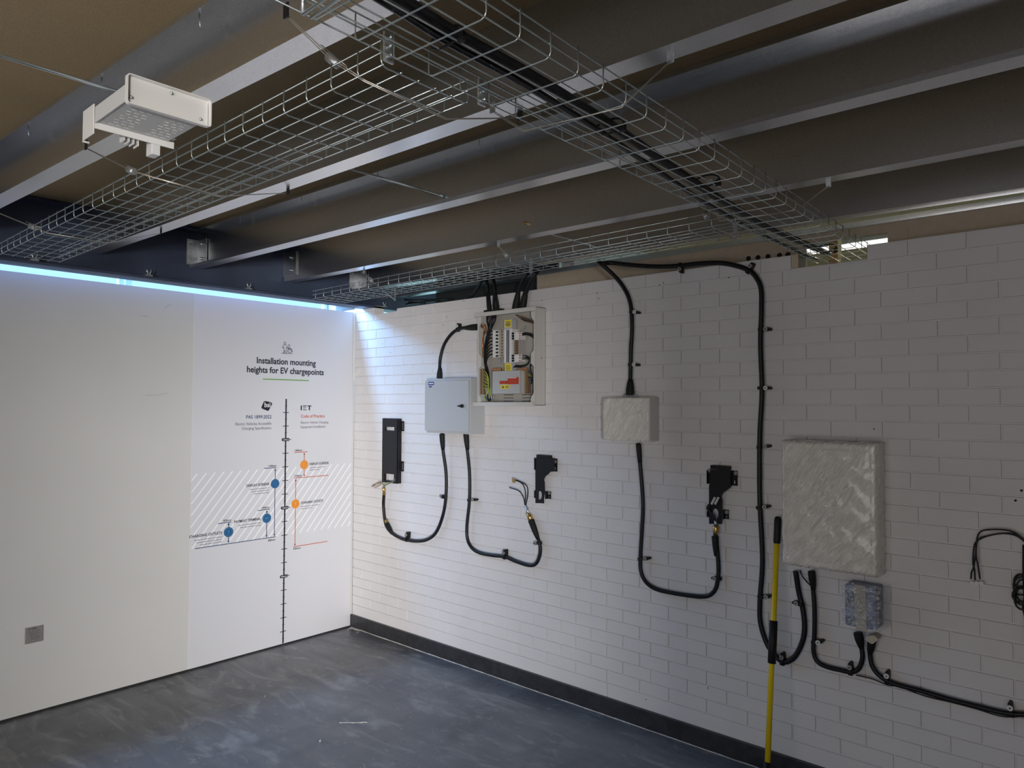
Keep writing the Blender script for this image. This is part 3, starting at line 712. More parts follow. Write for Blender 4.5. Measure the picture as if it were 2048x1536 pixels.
# 5 loop below wrapped box to right bracket
c5 = cable('black cable looping from the small wrapped box to the right black bracket', [(1277, 886, -.035), (1279, 915), (1283, 960), (1286, 1010), (1284, 1060), (1281, 1110), (1282, 1142), (1292, 1164), (1312, 1178), (1345, 1186), (1385, 1192), (1410, 1193), (1424, 1187), (1433, 1172), (1437, 1140), (1434, 1095), (1430, 1060, -.03)], .0112,
           [((1277, 888, -.035), (1280, 925, -.028), .015, .012), ((1430, 1072, -.03), (1433, 1112, -.028), .0175, .012)])
MB().tube([uy(1432.5, 1070, -.03), uy(1432, 1064, -.03), uy(1432, 1056, -.03), uy(1432, 1050, -.03)], [.009, .015, .017, .012], 10).build('brass_gland', 'brass', c5)
MB().tube([uy(1432, 1051, -.03), uy(1431, 1041, -.032)], [.008, .007], 8).build('metal_sleeve', 'galvb', c5)
for dx in (0, 2.0, 4.0):
    MB().tube(wall_path([(1431, 1043, -.034), (1425+dx, 1032, -.040), (1416+dx, 1022, -.044), (1414+dx, 1014, -.045), (1420+dx, 1006, -.045), (1428+dx*.4, 1001, -.045)], n=5), .0034, 6).build('core_wire', 'black', c5)
m = MB()
for i in range(4):
    for j in range(2):
        p = uy(1424+j*7+i*1.8, 1007-i*3.6, -.052); m.ball(p, .0068).cyl(p+Vector((0, -.0065, 0)), .003, .002, 'y', 8)
m.build('white_connector_strip', 'whitep', c5)
# 6 the long right hand cable
c6 = cable('long black cable from the basket down beside the yellow pole to the large wrapped panel',
           [(1205, 527, -.10), (1225, 526, -.06), (1262, 530, -.045), (1310, 533), (1355, 532), (1400, 527), (1440, 526), (1470, 531), (1498, 541), (1513, 556), (1522, 578), (1523, 620), (1521, 690), (1524, 780), (1520, 860), (1519, 930), (1520, 1010), (1525, 1120), (1520, 1200), (1521, 1245), (1533, 1285), (1548, 1308), (1567, 1324), (1587, 1316), (1602, 1291), (1609, 1262), (1607, 1225), (1598, 1185), (1591, 1142, -.04)], .0125)
# 7 panel to small wrapped device
c7 = cable('black cable curving from the large wrapped panel to the small wrapped device', [(1624, 1142, -.04), (1626, 1175), (1629, 1215), (1629, 1265), (1627, 1300), (1634, 1322), (1652, 1333), (1680, 1340), (1704, 1344), (1718, 1336), (1725, 1315), (1722, 1290), (1717, 1265, -.04)], .0105,
           [((1623, 1143, -.04), (1627, 1178, -.028), .017, .011), ((1716, 1266, -.04), (1723, 1296, -.028), .020, .011)])
c8 = cable('thin black wire hanging beside the cables under the large wrapped panel', [(1600, 1140, -.03), (1605, 1153), (1614, 1164), (1621, 1171)], .0030)
# 8 from small device off to the right
c9 = cable('black cable sloping down to the right edge from the small wrapped device', [(1743, 1280, -.04), (1740, 1300), (1744, 1330), (1760, 1352), (1790, 1368), (1840, 1381), (1900, 1399), (1960, 1414), (2010, 1426), (2060, 1430), (2110, 1434)], .0105,
           [((1744, 1280, -.04), (1740, 1306, -.028), .018, .011)])
c10 = cable('thin black wire sagging below the sloping cable', [(1712, 1350), (1745, 1358), (1775, 1370), (1800, 1374), (1850, 1392), (1900, 1404), (1950, 1417), (2000, 1432), (2035, 1434)], .0028)
# cables into the top of the open board
TOPY = -.05
for i, (pix, sh, lab) in enumerate(((([(966, 548, .10), (974, 566, .02), (977, 590, -.04), (980, 628, TOPY)]), ((980, 628, TOPY), (976, 588, -.04)), 'black cable entering the open board top, leftmost of four'),
                     (([(984, 548, .10), (990, 575, .0), (991, 598, TOPY), (993, 627, TOPY)]), ((993, 627, TOPY), (990, 586, -.03)), 'black cable entering the open board top, second from left'),
                     (([(1056, 545, -.12), (1046, 560, -.08), (1036, 588, -.06), (1030, 623, TOPY)]), ((1030, 624, TOPY), (1037, 582, -.06)), 'black cable entering the open board top, third from left'),
                     (([(1074, 544, -.12), (1062, 562, -.08), (1051, 590, -.06), (1044, 620, TOPY)]), ((1044, 621, TOPY), (1052, 582, -.06)), 'black cable entering the open board top, rightmost of four'))):
    cable(lab, pix, .0125, [((*sh[0],), (*sh[1],), .023 if i else .017, .013)])
for i, pix in enumerate(([(930, 600, .22), (945, 590, .22), (957, 573, .18), (965, 560, .15)],)):
    cable('black cable behind the brick wall top, left of the open board', pix, .010)
for i, pix in enumerate(([(640, 607), (700, 606), (760, 603), (850, 606)], [(680, 614), (740, 615), (800, 610), (880, 600)], [(700, 600), (770, 598), (830, 600), (905, 598)])):
    P = smooth([uy(u, v, .24) for u, v in pix], 6)
    tag(MB().tube([p for p in P if p.x > .3] or P, .008, 8).build('recess_cable', 'black'), ['black cable in the recess over the brick notch, lowest', 'black cable in the recess over the brick notch, middle', 'black cable in the recess over the brick notch, top'][i], 'cable', 'cables in the dark recess above the bricks')

# cable clips: strap round the cable and a round fixing head
def pclip(cu, cv, hu, hv, r, label, pale=True, y=YC):
    c = uy(cu, cv, y); h = uy(hu, hv, -.038); t = thing('cable_clip', (h.x, 0, h.z), label, 'cable clip', 'black clips fixing the cables to the brick wall')
    d = Vector((h.x-c.x, 0, h.z-c.z)); L = d.length; d.normalize(); perp = Vector((-d.z, 0, d.x)); w = .008
    m = MB(); R = r+.003
    ring = [c+d*(R*math.cos(a))+Vector((0, 1, 0))*(R*math.sin(a)) for a in [k*math.pi/8 for k in range(17)]]
    def strip(pts, wid):
        A = [m.b.verts.new(p+perp*wid) for p in pts]; B = [m.b.verts.new(p-perp*wid) for p in pts]
        for k in range(len(pts)-1): m.b.faces.new((A[k], A[k+1], B[k+1], B[k]))
    for k in range(16):
        a, b = ring[k], ring[k+1]
        n1 = (a-c).normalized()*.002; n2 = (b-c).normalized()*.002
        v = [m.b.verts.new(q) for q in (a+perp*w, b+perp*w, b-perp*w, a-perp*w, a+n1+perp*w, b+n2+perp*w, b+n2-perp*w, a+n1-perp*w)]
        for f in ((0, 1, 2, 3), (7, 6, 5, 4), (0, 4, 5, 1), (2, 6, 7, 3), (1, 5, 6, 2), (3, 7, 4, 0)): m.b.faces.new([v[i] for i in f])
    m.build('strap', 'blackp', t)
    e = h+d*.020
    m = MB(); a0 = c+d*R*.6
    pl = [a0+perp*w, e-d*.006+perp*w*.9, e+perp*w*.4, e-perp*w*.4, e-d*.006-perp*w*.9, a0-perp*w]
    m.prism([(q.x, q.z) for q in pl], -.036, -.0, 'y'); m.build('foot', 'blackp', t)
    MB().cyl((h.x, -.0395, h.z), .0105, .007, 'y', 18).build('fixing_head', 'whitep' if pale else 'plate', t)
    MB().cyl((h.x, -.0435, h.z), .0032, .002, 'y', 8).build('screw_hole', 'blackp', t)
CL = [(1264, 624, 1269, 624, .012, 'cable clip with pale head, upper one on the cable to the small wrapped box', True), (1262, 729, 1268, 729, .012, 'cable clip with pale head, lower one on the cable to the small wrapped box', True),
      (1523, 659, 1531, 658, .0125, 'dark cable clip, highest on the straight run of the long right cable', False), (1522, 776, 1531, 776, .0125, 'cable clip with bright pale head level with the small wrapped box top', True),
      (1520, 894, 1530, 893, .0125, 'dark cable clip beside the top left of the large wrapped panel', False), (1519, 1015, 1529, 1014, .0125, 'dark cable clip on the long cable above the yellow pole tip', False),
      (1522, 1194, 1532, 1194, .0125, 'dark cable clip on the long cable near the bottom of its straight run', False), (1497, 541, 1500, 532, .0125, 'dark cable clip at the bend where the long cable turns down', False),
      (1360, 532, 1359, 538, .0125, 'black cable clip on the horizontal part of the long cable', False),
      (887, 994, 882, 993, .0115, 'dark cable clip on the right side of the first loop', False), (813, 1079, 812, 1070, .0115, 'dark cable clip at the bottom of the first loop', False),
      (939, 1000, 945, 1000, .0112, 'dark cable clip on the left side of the second loop', False), (1009, 1114, 1007, 1106, .0112, 'dark cable clip at the bottom of the second loop', False),
      (1079, 1086, 1071, 1087, .0112, 'cable clip below the loose wire ends', False), (1281, 1118, 1290, 1118, .0112, 'dark cable clip on the left side of the third loop', False),
      (1437, 1157, 1429, 1157, .0112, 'dark cable clip on the right side of the third loop', False), (1602, 1208, 1592, 1207, .0125, 'dark cable clip under the left corner of the large wrapped panel', False),
      (1565, 1324, 1563, 1315, .0125, 'dark cable clip at the foot of the loop beside the yellow pole', False), (1629, 1285, 1636, 1285, .0105, 'cable clip with small pale head on the cable to the small wrapped device', True),
      (1701, 1344, 1699, 1335, .0105, 'dark cable clip left below the small wrapped device', False), (1774, 1361, 1773, 1352, .0105, 'cable clip with pale head right below the small wrapped device', True),
      (2022, 1427, 2020, 1416, .0105, 'cable clip with pale head at the right edge of the photo', True), (916, 659, 914, 652, .0115, 'small cable clip on top of the arching cable', True)]
for c in CL: pclip(c[0], c[1], c[2], c[3], c[4], c[5], c[6])

# right edge: loose wires and coiled lead
t = thing('loose_wires', uy(1960, 1165, -.03), 'three thin black wires bent over into a small connector block near the right edge', 'wires')
for pp in ([(2110, 1130), (2075, 1093), (2047, 1078), (2022, 1062), (1985, 1059), (1962, 1063), (1954, 1078), (1952, 1110), (1956, 1130), (1960, 1158)],
           [(2110, 1140), (2060, 1092), (2030, 1069), (2005, 1067), (1975, 1072), (1954, 1082), (1948, 1095), (1946, 1125), (1949, 1140), (1950, 1160)],
           [(2110, 1140), (2060, 1094), (2035, 1073), (2008, 1067), (1978, 1071), (1956, 1080), (1951, 1110), (1947, 1135), (1943, 1145), (1942, 1158)]):
    MB().tube(wall_path([(u, v, -.035) for u, v in pp], n=6), .0034, 6).build('wire', 'black', t)
m = MB()
for u in (1945, 1954, 1963):
    p = uy(u, 1166, -.035); m.cyl(p, .0078, .018, 'y', 12).cyl(p+Vector((0, -.010, 0)), .0038, .003, 'y', 8)
m.build('connector_block', 'whitep', t)
t = thing('coiled_lead', uy(2040, 1180, -.03), 'bundle of coiled thin black lead hanging at the right edge', 'lead')
for k in range(6):
    a0 = k*.7; cu, cv = 2040+2*(k % 3), 1163+9*k; ru, rv = 12+(k % 2)*3, 14+(k % 3)*4
    if k > 3: cv = 1185+6*(k-3)
    MB().tube([uy(cu+ru*math.cos(a), cv+rv*math.sin(a), -.03-.004*k) for a in [a0+j*math.pi/9 for j in range(19)]], .0038, 6).build('coil', 'black', t)
MB().tube(wall_path([(2050, 1090), (2050, 1150), (2052, 1200), (2049, 1215), (2054, 1240), (2056, 1290)], n=6), .009, 8).build('hanging_tail', 'black', t)
for u, v in ((2043, 981), (2031, 1001)):
    p = uy(u, v, 0); tag(MB().cyl((p.x, -.0002, p.z), .005, .001, 'y', 10).build('drill_hole', 'blackp'), 'small dark drill hole in the bricks near the right edge, ' + ('upper one' if v < 990 else 'lower one'), 'hole', 'drill holes in the brick wall')
holes = [(732, 630), (765, 688, ), (886, 650), (869, 612), (894, 634), (928, 602), (781, 705), (1194, 586), (1198, 597), (1319, 570), (1327, 566), (1084, 601), (1457, 555), (1269, 618), (1748, 858), (1292, 1399), (1234, 1408), (1416, 1376)]
whr = ['left of the beam end', 'in the blue lit corner area', 'below the brick top left of the open board', 'in the top brick course', 'left above the arching cable', 'near the recess edge', 'on the blue lit bricks', 'under the short basket, upper', 'under the short basket, lower', 'left of the long cable bend, lower', 'left of the long cable bend, upper', 'just right of the open board top', 'near the long cable bend', 'beside the top cable clip', 'above the large wrapped panel', 'low above the skirting, middle', 'low above the skirting, left', 'low above the skirting, right']
for (u, v), w in zip(holes, whr):
    p = uy(u, v, 0); tag(MB().cyl((p.x, -.0002, p.z), .0032, .001, 'y', 8).build('drill_hole', 'blackp'), 'tiny dark drill hole in the bricks ' + w, 'hole', 'drill holes in the brick wall')

# ================================================================== GREY CABINET
def grey_cabinet():
    D = -.150; x0, x1, z0, z1 = 1.040, 1.405, 1.585, 1.925
    a = uy(850.5, 762, D); b = uy(938, 868, D); x0, x1 = a.x, b.x; z1 = uy(938, 755, D).z; z0 = uy(938, 869, D).z
    t = thing('grey_cabinet', ((x0+x1)/2, 0, z0), 'closed light grey steel cabinet left of the open board', 'cabinet')
    MB().box(x0, x1, D+.012, 0, z0, z1, .004).build('body', 'grey', t)
    d = MB().box(x0+.004, x1-.004, D-.006, D+.010, z0+.016, z1-.016, .0025).build('door', 'grey', t)
    p = uy(925, 812, D-.006)
    m = MB().cyl((p.x, D-.012, p.z), .012, .014, 'y', 16).prism([(p.x+.014, p.z+.009), (p.x+.014, p.z-.009), (p.x-.030, p.z-.003), (p.x-.030, p.z+.002)], D-.026, D-.014, 'y')
    m.build('door_handle', 'blackp', d)
    q = uy(856.5, 761, D-.006); lo = MB().box(q.x+.002, q.x+.058, D-.0072, D-.0058, z1-.044, z1-.022).build('logo_label', 'bluel', d)
    text('AUTO', q.x+.012, z1-.062, .015, 'bluel', parent=d, width=.030, plane='y', d=D-.0066, bold=.0004, name='logo_lettering') if False else None
    m = MB()
    for k in range(3): m.prism([(q.x+.008+k*.009, z1-.060), (q.x+.015+k*.009, z1-.060), (q.x+.020+k*.009, z1-.050), (q.x+.013+k*.009, z1-.050)], D-.0072, D-.0058, 'y')
    m.build('logo_mark', 'bluel', d)
    m = MB()
    for k in range(4): m.box(q.x+.008+k*.012, q.x+.016+k*.012, D-.0078, D-.007, z1-.037, z1-.029)
    m.build('logo_lettering', 'inkw', lo)
grey_cabinet()

# ================================================================== OPEN DISTRIBUTION BOARD
def dist_board():
    D = -.100
    A = uy(955.5, 640, D); B = uy(1070.5, 812, D); x0, x1 = A.x, B.x; z0 = B.z+.004; z1 = uy(1070.5, 613, D).z
    t = thing('distribution_board', ((x0+x1)/2, 0, z0), 'open electrical distribution board with cover off, wiring and breakers showing', 'distribution board')
    def c(a, b, y=D):   # crop pixel of the open board picture
        return uy(930+a/6.4, 590+b/6.4, y)
    # shell
    MB().box(x0, x1, -.004, 0, z0, z1).build('back_plate', 'inner', t)
    MB().box(x0, x0+.003, D, -.002, z0, z1).build('side_panel', 'cream', t)
    MB().box(x1-.003, x1, D, -.002, z0, z1).build('side_panel', 'cream', t)
    MB().box(x0, x1, D, -.002, z0, z0+.003).build('bottom_panel', 'cream', t)
    MB().box(x0, x1, D, -.002, z1-.003, z1).build('top_panel', 'cream', t)
    # projecting front rails top and bottom
    MB().box(x0-.022, x1+.006, D-.010, D+.004, z1-.026, z1, .002).build('top_rail', 'cream', t)
    MB().box(x0-.022, x1-.006, D-.022, D+.004, z0-.006, z0+.020, .002).build('bottom_rail', 'cream', t)
    def flange(s):
        X = x0 if s > 0 else x1; w = .012; e = .034; pts = [(X, z0+.018), (X+s*e, z0+.018), (X+s*e, z0+.045), (X+s*w, z0+.075)]
        zm = (z0+z1)/2-.015; pts += [(X+s*w, zm-.05), (X+s*e, zm-.03), (X+s*e, zm+.03), (X+s*w, zm+.05)] if True else []
        pts += [(X+s*w, z1-.09), (X+s*e, z1-.06), (X+s*e, z1-.028), (X, z1-.028)]
        MB().prism(pts, D-.002, D+.001, 'y').build('side_flange', 'cream', t)
    flange(1); flange(-1)
    m = MB()
    for k in range(3):
        for xx in (.30, .62): m.box(x0+(x1-x0)*xx, x0+(x1-x0)*(xx+.17), -.006, -.0035, z0+.025+k*.020, z0+.029+k*.020)
    m.build('vent_slots', 'dark', t)
    def bx(a0, b0, a1, b1, y0, y1, nm, mt, bev=.0015, par=t):
        p, q = c(a0, b0, y0), c(a1, b1, y0); xs = sorted((p.x, q.x)); zs = sorted((p.z, q.z))
        return MB().box(xs[0], xs[1], y0, y1, zs[0], zs[1], bev).build(nm, mt, par)
    # bus bar assembly
    bx(498, 440, 600, 865, -.062, -.004, 'busbar_housing', 'whitep')
    for a in (532, 552): bx(a, 445, a+9, 862, -.064, -.060, 'busbar', 'ink', 0)
    bx(495, 318, 602, 430, -.070, -.030, 'label_cover', 'grey'); bx(505, 870, 603, 968, -.070, -.030, 'label_cover', 'grey')
    for b0 in (322, 880):
        o = bx(508, b0, 590, b0+88, -.0715, -.0700, 'warning_label', 'yellow', 0)
        for k, w in enumerate((60, 30, 66, 60, 40)):
            p = c(550-w/2, b0+22+k*13, -.0718); q = c(550+w/2, b0+25+k*13, -.0718)
            MB().box(p.x, q.x, -.0722, -.0714, q.z, p.z).build('label_print', 'inkg', o)
    # left breakers: a column of white breakers with black toggles and the brown terminal strip
    for k in range(8):
        b0 = 450+k*44
        o = bx(353, b0, 415, b0+42, -.075, -.020, 'circuit_breaker', 'whitep')
        bx(392, b0+12, 416, b0+32, -.082, -.074, 'toggle', 'blackp', .001, o)
    o = bx(425, 455, 490, 800, -.060, -.018, 'phase_cover', 'inner')
    for k in range(9):
        bx(462, 462+k*38, 482, 480+k*38, -.063, -.059, 'phase_terminal', 'brown', 0, o)
    for b0 in (475, 760):
        for k in range(3):
            o = bx(628, b0+2+k*32, 712, b0+32+k*32, -.070, -.020, 'circuit_breaker', 'whitep')
            bx(596, b0+6+k*32, 622, b0+28+k*32, -.074, -.060, 'toggle', 'blackp', .001, o)
            bx(692, b0+8+k*32, 708, b0+22+k*32, -.072, -.069, 'terminal_screw', 'red', 0, o)
    o = bx(605, 545, 645, 755, -.045, -.018, 'phase_cover', 'brown')
    for k in range(6): bx(624, 560+k*32, 634, 578+k*32, -.048, -.044, 'busbar_finger', 'zinc', 0, o)
    bx(722, 425, 736, 760, -.050, -.044, 'mounting_rail', 'galvb', 0); bx(440, 800, 454, 885, -.050, -.044, 'mounting_rail', 'galvb', 0)
    p = c(768, 412, -.05); MB().ball(tuple(p), .008).build('earth_stud', 'zinc', t)
    # main switch cover
    mc = bx(348, 975, 695, 1262, -.088, -.030, 'main_switch_cover', 'grey', .003)
    sw = bx(545, 1055, 672, 1140, -.100, -.087, 'main_switch', 'red', .002, mc)
    for k in range(4): bx(550+k*28, 1052, 568+k*28, 1066, -.1015, -.099, 'switch_tab', 'whitep', 0, sw)
    for k in range(4):
        bx(442+k*27, 1100, 462+k*27, 1138, -.096, -.087, 'rocker', 'red', .001, mc)
    o = bx(455, 1152, 575, 1200, -.0895, -.0875, 'hazard_label', 'yellow', 0, mc)
    p, q, r = c(472, 1190, -.0897), c(502, 1190, -.0897), c(487, 1162, -.0897)
    MB().prism([(p.x, p.z), (q.x, q.z), (r.x, r.z)], -.0903, -.0893, 'y').build('warning_triangle', 'ink', o)
    m = MB()
    for b1 in (1165, 1182):
        p, q = c(512, b1, -.0897), c(562, b1+7, -.0897); m.box(p.x, q.x, -.0903, -.0893, q.z, p.z)
    m.build('label_print', 'inkg', o)
    # terminal bars
    bx(196, 945, 240, 1272, -.088, -.070, 'earth_bar', 'brown')
    m = MB()
    for k in range(14):
        p = c(230, 955+k*23, -.090); m.cyl((p.x, -.090, p.z), .0045, .006, 'y', 8)
    m.build('earth_bar_screws', 'brass', t)
    bx(700, 975, 755, 1262, -.060, -.03, 'side_trunking', 'inner')
    bx(760, 960, 805, 1262, -.050, -.018, 'neutral_bar', 'brown')
    m = MB()
    for k in range(15):
        p = c(782, 972+k*19, -.052); m.cyl((p.x, -.052, p.z), .0042, .005, 'y', 8)
    m.build('neutral_bar_screws', 'brass', t)
    bx(350, 938, 462, 972, -.060, -.05, 'terminal_shroud', 'copper'); bx(690, 932, 800, 962, -.060, -.05, 'terminal_shroud', 'copper')
    # wiring
    def w(pts, mt, r=.0028, y=-.05):
        P = [c(a, b, y+(.012*math.sin(i*1.3+a))) for i, (a, b) in enumerate(pts)]
        MB().tube(smooth(P, 5), r, 6).build('wire', mt, t)
    random.seed(7)
    for k in range(9):
        x = 285+k*14
        w([(x, 262), (x+random.uniform(-12, 12), 330), (300+k*5, 430), (270+k*4, 560), (246+k*4, 700), (250+k*3, 860), (270+k*4, 1000), (280+k*4, 1150)], 'black', .0044, -.058-.005*(k % 3))
    for k in range(8):
        b = 465+k*42
        w([(352, b), (320, b+8), (285, b+60), (266, b+150), (255, 880+k*5), (274+k*4, 1020), (284+k*4, 1180)], 'black', .0038, -.072)
    for k in range(6): w([(234, 965+k*45), (262, 985+k*42), (296, 1060+k*28), (300, 1180+k*10), (268, 1290)], 'gy', .0034, -.094)
    for k in range(3): w([(320+k*16, 262), (330+k*10, 340), (322+k*5, 430), (325, 520+k*12)], 'gy' if k == 1 else 'inkg', .0030, -.058)
    for k in range(4): w([(238+k*8, 380), (250+k*10, 430+k*12), (228+k*5, 520), (222+k*5, 650), (225+k*4, 800)], 'copper' if k < 2 else 'brown', .0030, -.085)
    w([(208, 400), (228, 372), (244, 392), (232, 420), (215, 412)], 'copper', .006, -.085)
    for k in range(3): w([(240+k*25, 1270), (250+k*22, 1320), (300+k*8, 1355), (330, 1300), (318, 1180)], ('gy', 'blue', 'black')[k], .004, -.045)
    for k in range(5): w([(655+k*8, 255+k*6), (720+k*10, 275+k*14), (800+k*5, 300+k*12), (882, 330+k*10)], 'black' if k % 2 else 'brown', .0036, -.05)
    for k in range(3): w([(735, 490+k*12), (790, 485+k*12), (850, 500+k*14), (882, 525+k*14)], 'black', .0042, -.05)
    for k in range(3): w([(735, 775+k*22), (790, 780+k*18), (825, 815+k*12), (800, 880+k*6), (720, 905+k*8), (650, 905+k*8), (620, 930)], 'black', .0036, -.055)
    for k in range(4): w([(810, 975+k*40), (835, 1000+k*30), (868, 1040+k*20), (872, 1180), (868, 1300)], ('blue', 'gy', 'black', 'blue')[k], .003, -.05)
    for k in range(3): w([(868, 850+k*15), (840, 900+k*10), (845, 960), (862, 1060), (850, 1140)], 'black', .0032, -.055)
    p = c(355, 1310, -.045); MB().tube([p+Vector((.010*math.cos(a), -.002, .014*math.sin(a))) for a in [k*math.pi/8 for k in range(17)]], .004, 6).build('cable_clamp', 'galvb', t)
    # cable entry pieces on top
    for a in (290, 470): pass
    p = c(470, 150, -.05); MB().cyl((p.x, -.05, z1+.008), .018, .022, 'z', 14).build('blanking_plug', 'blackp', t)
    p = c(295, 165, -.05); MB().box(p.x-.022, p.x+.030, -.07, -.03, z1, z1+.020, .004).build('cable_entry', 'blackp', t)
    p = c(965, 700, -.05); MB().cyl((x1+.001, -.04, (z0+z1)/2-.01), .006, .003, 'x', 12).build('side_screw', 'plate', t)
dist_board()

# ================================================================== WRAPPED BOXES
def wrapped(name, label, fr, D, seed, flaps=True, core='cream', grid=22, door=True, cat='wrapped box'):
    """fr = front-face pixel corners left, top, right, bottom measured at depth D"""
    u0, v0, u1, v1 = fr; a = uy(u0, (v0+v1)/2, D); b = uy(u1, (v0+v1)/2, D); x0, x1 = a.x, b.x
    z1 = (uy(u0, v0, D).z+uy(u1, v0, D).z)/2; z0 = uy((u0+u1)/2, v1, D).z
    t = thing(name, ((x0+x1)/2, 0, z0), label, cat)
    MB().box(x0+.006, x1-.006, D+.010, 0, z0+.006, z1-.006, .004).build('box_body', core, t)
    if door: MB().box(x0+.018, x1-.018, D+.004, D+.012, z0+.018, z1-.018, .003).build('box_door', core, t)
    # crumpled film skin
    rnd = random.Random(seed); m = MB(); nx, nz = grid, grid; V = {}
    ph = [rnd.uniform(0, 6.28) for _ in range(12)]
    def crump(x, z):
        s = 0
        for k in range(6):
            an = ph[k]*.25+.6; f = 40+22*k; s += math.sin((x*math.cos(an)+z*math.sin(an))*f+ph[k+6])*(.0016/(1+k*.35))
        return s+rnd.uniform(-.0006, .0006)
    for i in range(nx+1):
        for j in range(nz+1):
            x = x0+(x1-x0)*i/nx; z = z0+(z1-z0)*j/nz; e = min(i, nx-i, j, nz-j)
            yy = D-.001+crump(x, z)+(.006 if e == 0 else .0035 if e == 2 else 0)
            V[i, j] = m.b.verts.new((x+(rnd.uniform(-.002, .002) if e == 0 else 0), yy, z+(rnd.uniform(-.002, .002) if e == 0 else 0)))
    for i in range(nx):
        for j in range(nz):
            f = m.b.faces.new((V[i, j], V[i+1, j], V[i+1, j+1], V[i, j+1])); f.smooth = True
    # sides back to the wall
    ring = [(i, 0) for i in range(nx+1)]+[(nx, j) for j in range(1, nz+1)]+[(i, nz) for i in range(nx-1, -1, -1)]+[(0, j) for j in range(nz-1, 0, -1)]
    mid = [m.b.verts.new((V[q].co.x+rnd.uniform(-.002, .004), D*.5, V[q].co.z+rnd.uniform(-.003, .003))) for q in ring]
    bk = [m.b.verts.new((V[q].co.x, -.001, V[q].co.z)) for q in ring]
    n = len(ring)
    for k in range(n):
        j = (k+1) % n; A, B = V[ring[k]], V[ring[j]]
        f = m.b.faces.new((A, mid[k], mid[j], B)); f.smooth = True
        f = m.b.faces.new((mid[k], bk[k], bk[j], mid[j])); f.smooth = True
    bmesh.ops.recalc_face_normals(m.b, faces=m.b.faces[:])
    return t, m, (x0, x1, z0, z1)
t, m, (x0, x1, z0, z1) = wrapped('wrapped_box', 'small square box wrapped in shiny plastic film, at the middle of the brick wall', (1205, 795, 1298, 881), -.100, 5)
m.build('plastic_wrap', 'wrap', t)
MB().box(x1-.010, x1+.004, -.099, -.004, z0+.004, z1-.004, .002).build('bare_side', 'cream', t)
m = MB()
for pts in ([(x0+.10, z1-.01), (x0+.13, z1-.07), (x0+.145, z0+.01)], [(x0+.215, z1-.05), (x0+.232, z1-.11), (x0+.205, z0+.02)]):
    P = smooth([(a, -.106, b) for a, b in pts], 6); m.tube(P, .0022, 6)
m.build('film_fold', 'whitep', t)
m = MB(); rnd = random.Random(2)
for k in range(5): m.tube([(x0+.10+k*.02, -.05, z1), (x0+.11+k*.02+rnd.uniform(-.01, .01), -.055, z1+.012+rnd.uniform(0, .01)), (x0+.13+k*.02, -.05, z1+.002)], [.004, .006, .003], 6)
m.build('film_bunch', 'film', t)
t, m, (x0, x1, z0, z1) = wrapped('wrapped_enclosure', 'large upright panel box wrapped in plastic film above the yellow pole', (1564, 884, 1753, 1142), -.135, 9, grid=34)
m.build('plastic_wrap', 'wrap', t)
m = MB()
P = smooth([(x0+.155, -.141, z1-.005), (x0+.11, -.142, z1-.06), (x0+.07, -.141, z1-.12), (x0+.045, -.140, z1-.19)], 6); m.tube(P, .0013, 6)
for k in range(5): m.tube([(x0+.10+k*.03, -.141, z0+.14+k*.03), (x0+.155+k*.028, -.142, z0+.21+k*.035)], [.0004, .0010][::1], 5)
m.build('film_fold', 'whitep', t)
m = MB(); rnd = random.Random(12)
P = [(x0+.01+(x1-x0)*k/14, -.120+rnd.uniform(-.01, .01), z1+rnd.uniform(-.002, .006)) for k in range(15)]; m.tube(P, [.005+rnd.uniform(-.002, .003) for _ in P], 6)
m.build('film_bunch', 'film', t)
# small wrapped device
D = -.11
a = uy(1689, 1170, D); b = uy(1753, 1262, D); x0, x1, z0, z1 = a.x, b.x, b.z, uy(1720, 1172, D).z
t = thing('wrapped_device', ((x0+x1)/2, 0, z0), 'small blue-grey device taped up with film and a pale band under the large panel', 'wrapped box')
MB().box(x0, x1, D, 0, z0, z1, .006).build('device_body', 'slate', t)
m = MB(); xa = uy(1707, 1172, D-.004).x; xb = uy(1730, 1172, D-.004).x; xc = uy(1712, 1268, D-.004).x; xd = uy(1734, 1268, D-.004).x
m.prism([(xa, z1+.002), (xb, z1+.002), (xd, z0-.010), (xc, z0-.010)], D-.005, D+.001, 'y'); m.build('tape_band', 'card', t)
m = MB(); p = uy(1748, 1275, -.05); q = [uy(u, v, -.06) for u, v in ((1731, 1277), (1735, 1270), (1750, 1269), (1759, 1277), (1748, 1286), (1744, 1286))]
m.prism([(v.x, v.z) for v in q], -.075, -.03, 'y'); m.build('tape_flap', 'card', t)
m = MB(); rnd = random.Random(3); n = 12; V = {}
for i in range(n+1):
    for j in range(n+1):
        V[i, j] = m.b.verts.new((x0-.010+(x1-x0+.03)*i/n, D-.010+rnd.uniform(-.004, .003), z0+.004+(z1-z0+.006)*j/n))
for i in range(n):
    for j in range(n): f = m.b.faces.new((V[i, j], V[i+1, j], V[i+1, j+1], V[i, j+1])); f.smooth = True
for i in range(n):       # film returning to the wall on the right
    a_, b_ = V[n, i], V[n, i+1]; c_ = m.b.verts.new((x1+.035, -.02, a_.co.z)); d_ = m.b.verts.new((x1+.035, -.02, b_.co.z)); m.b.faces.new((a_, c_, d_, b_))
m.build('film_skin', 'film', t)

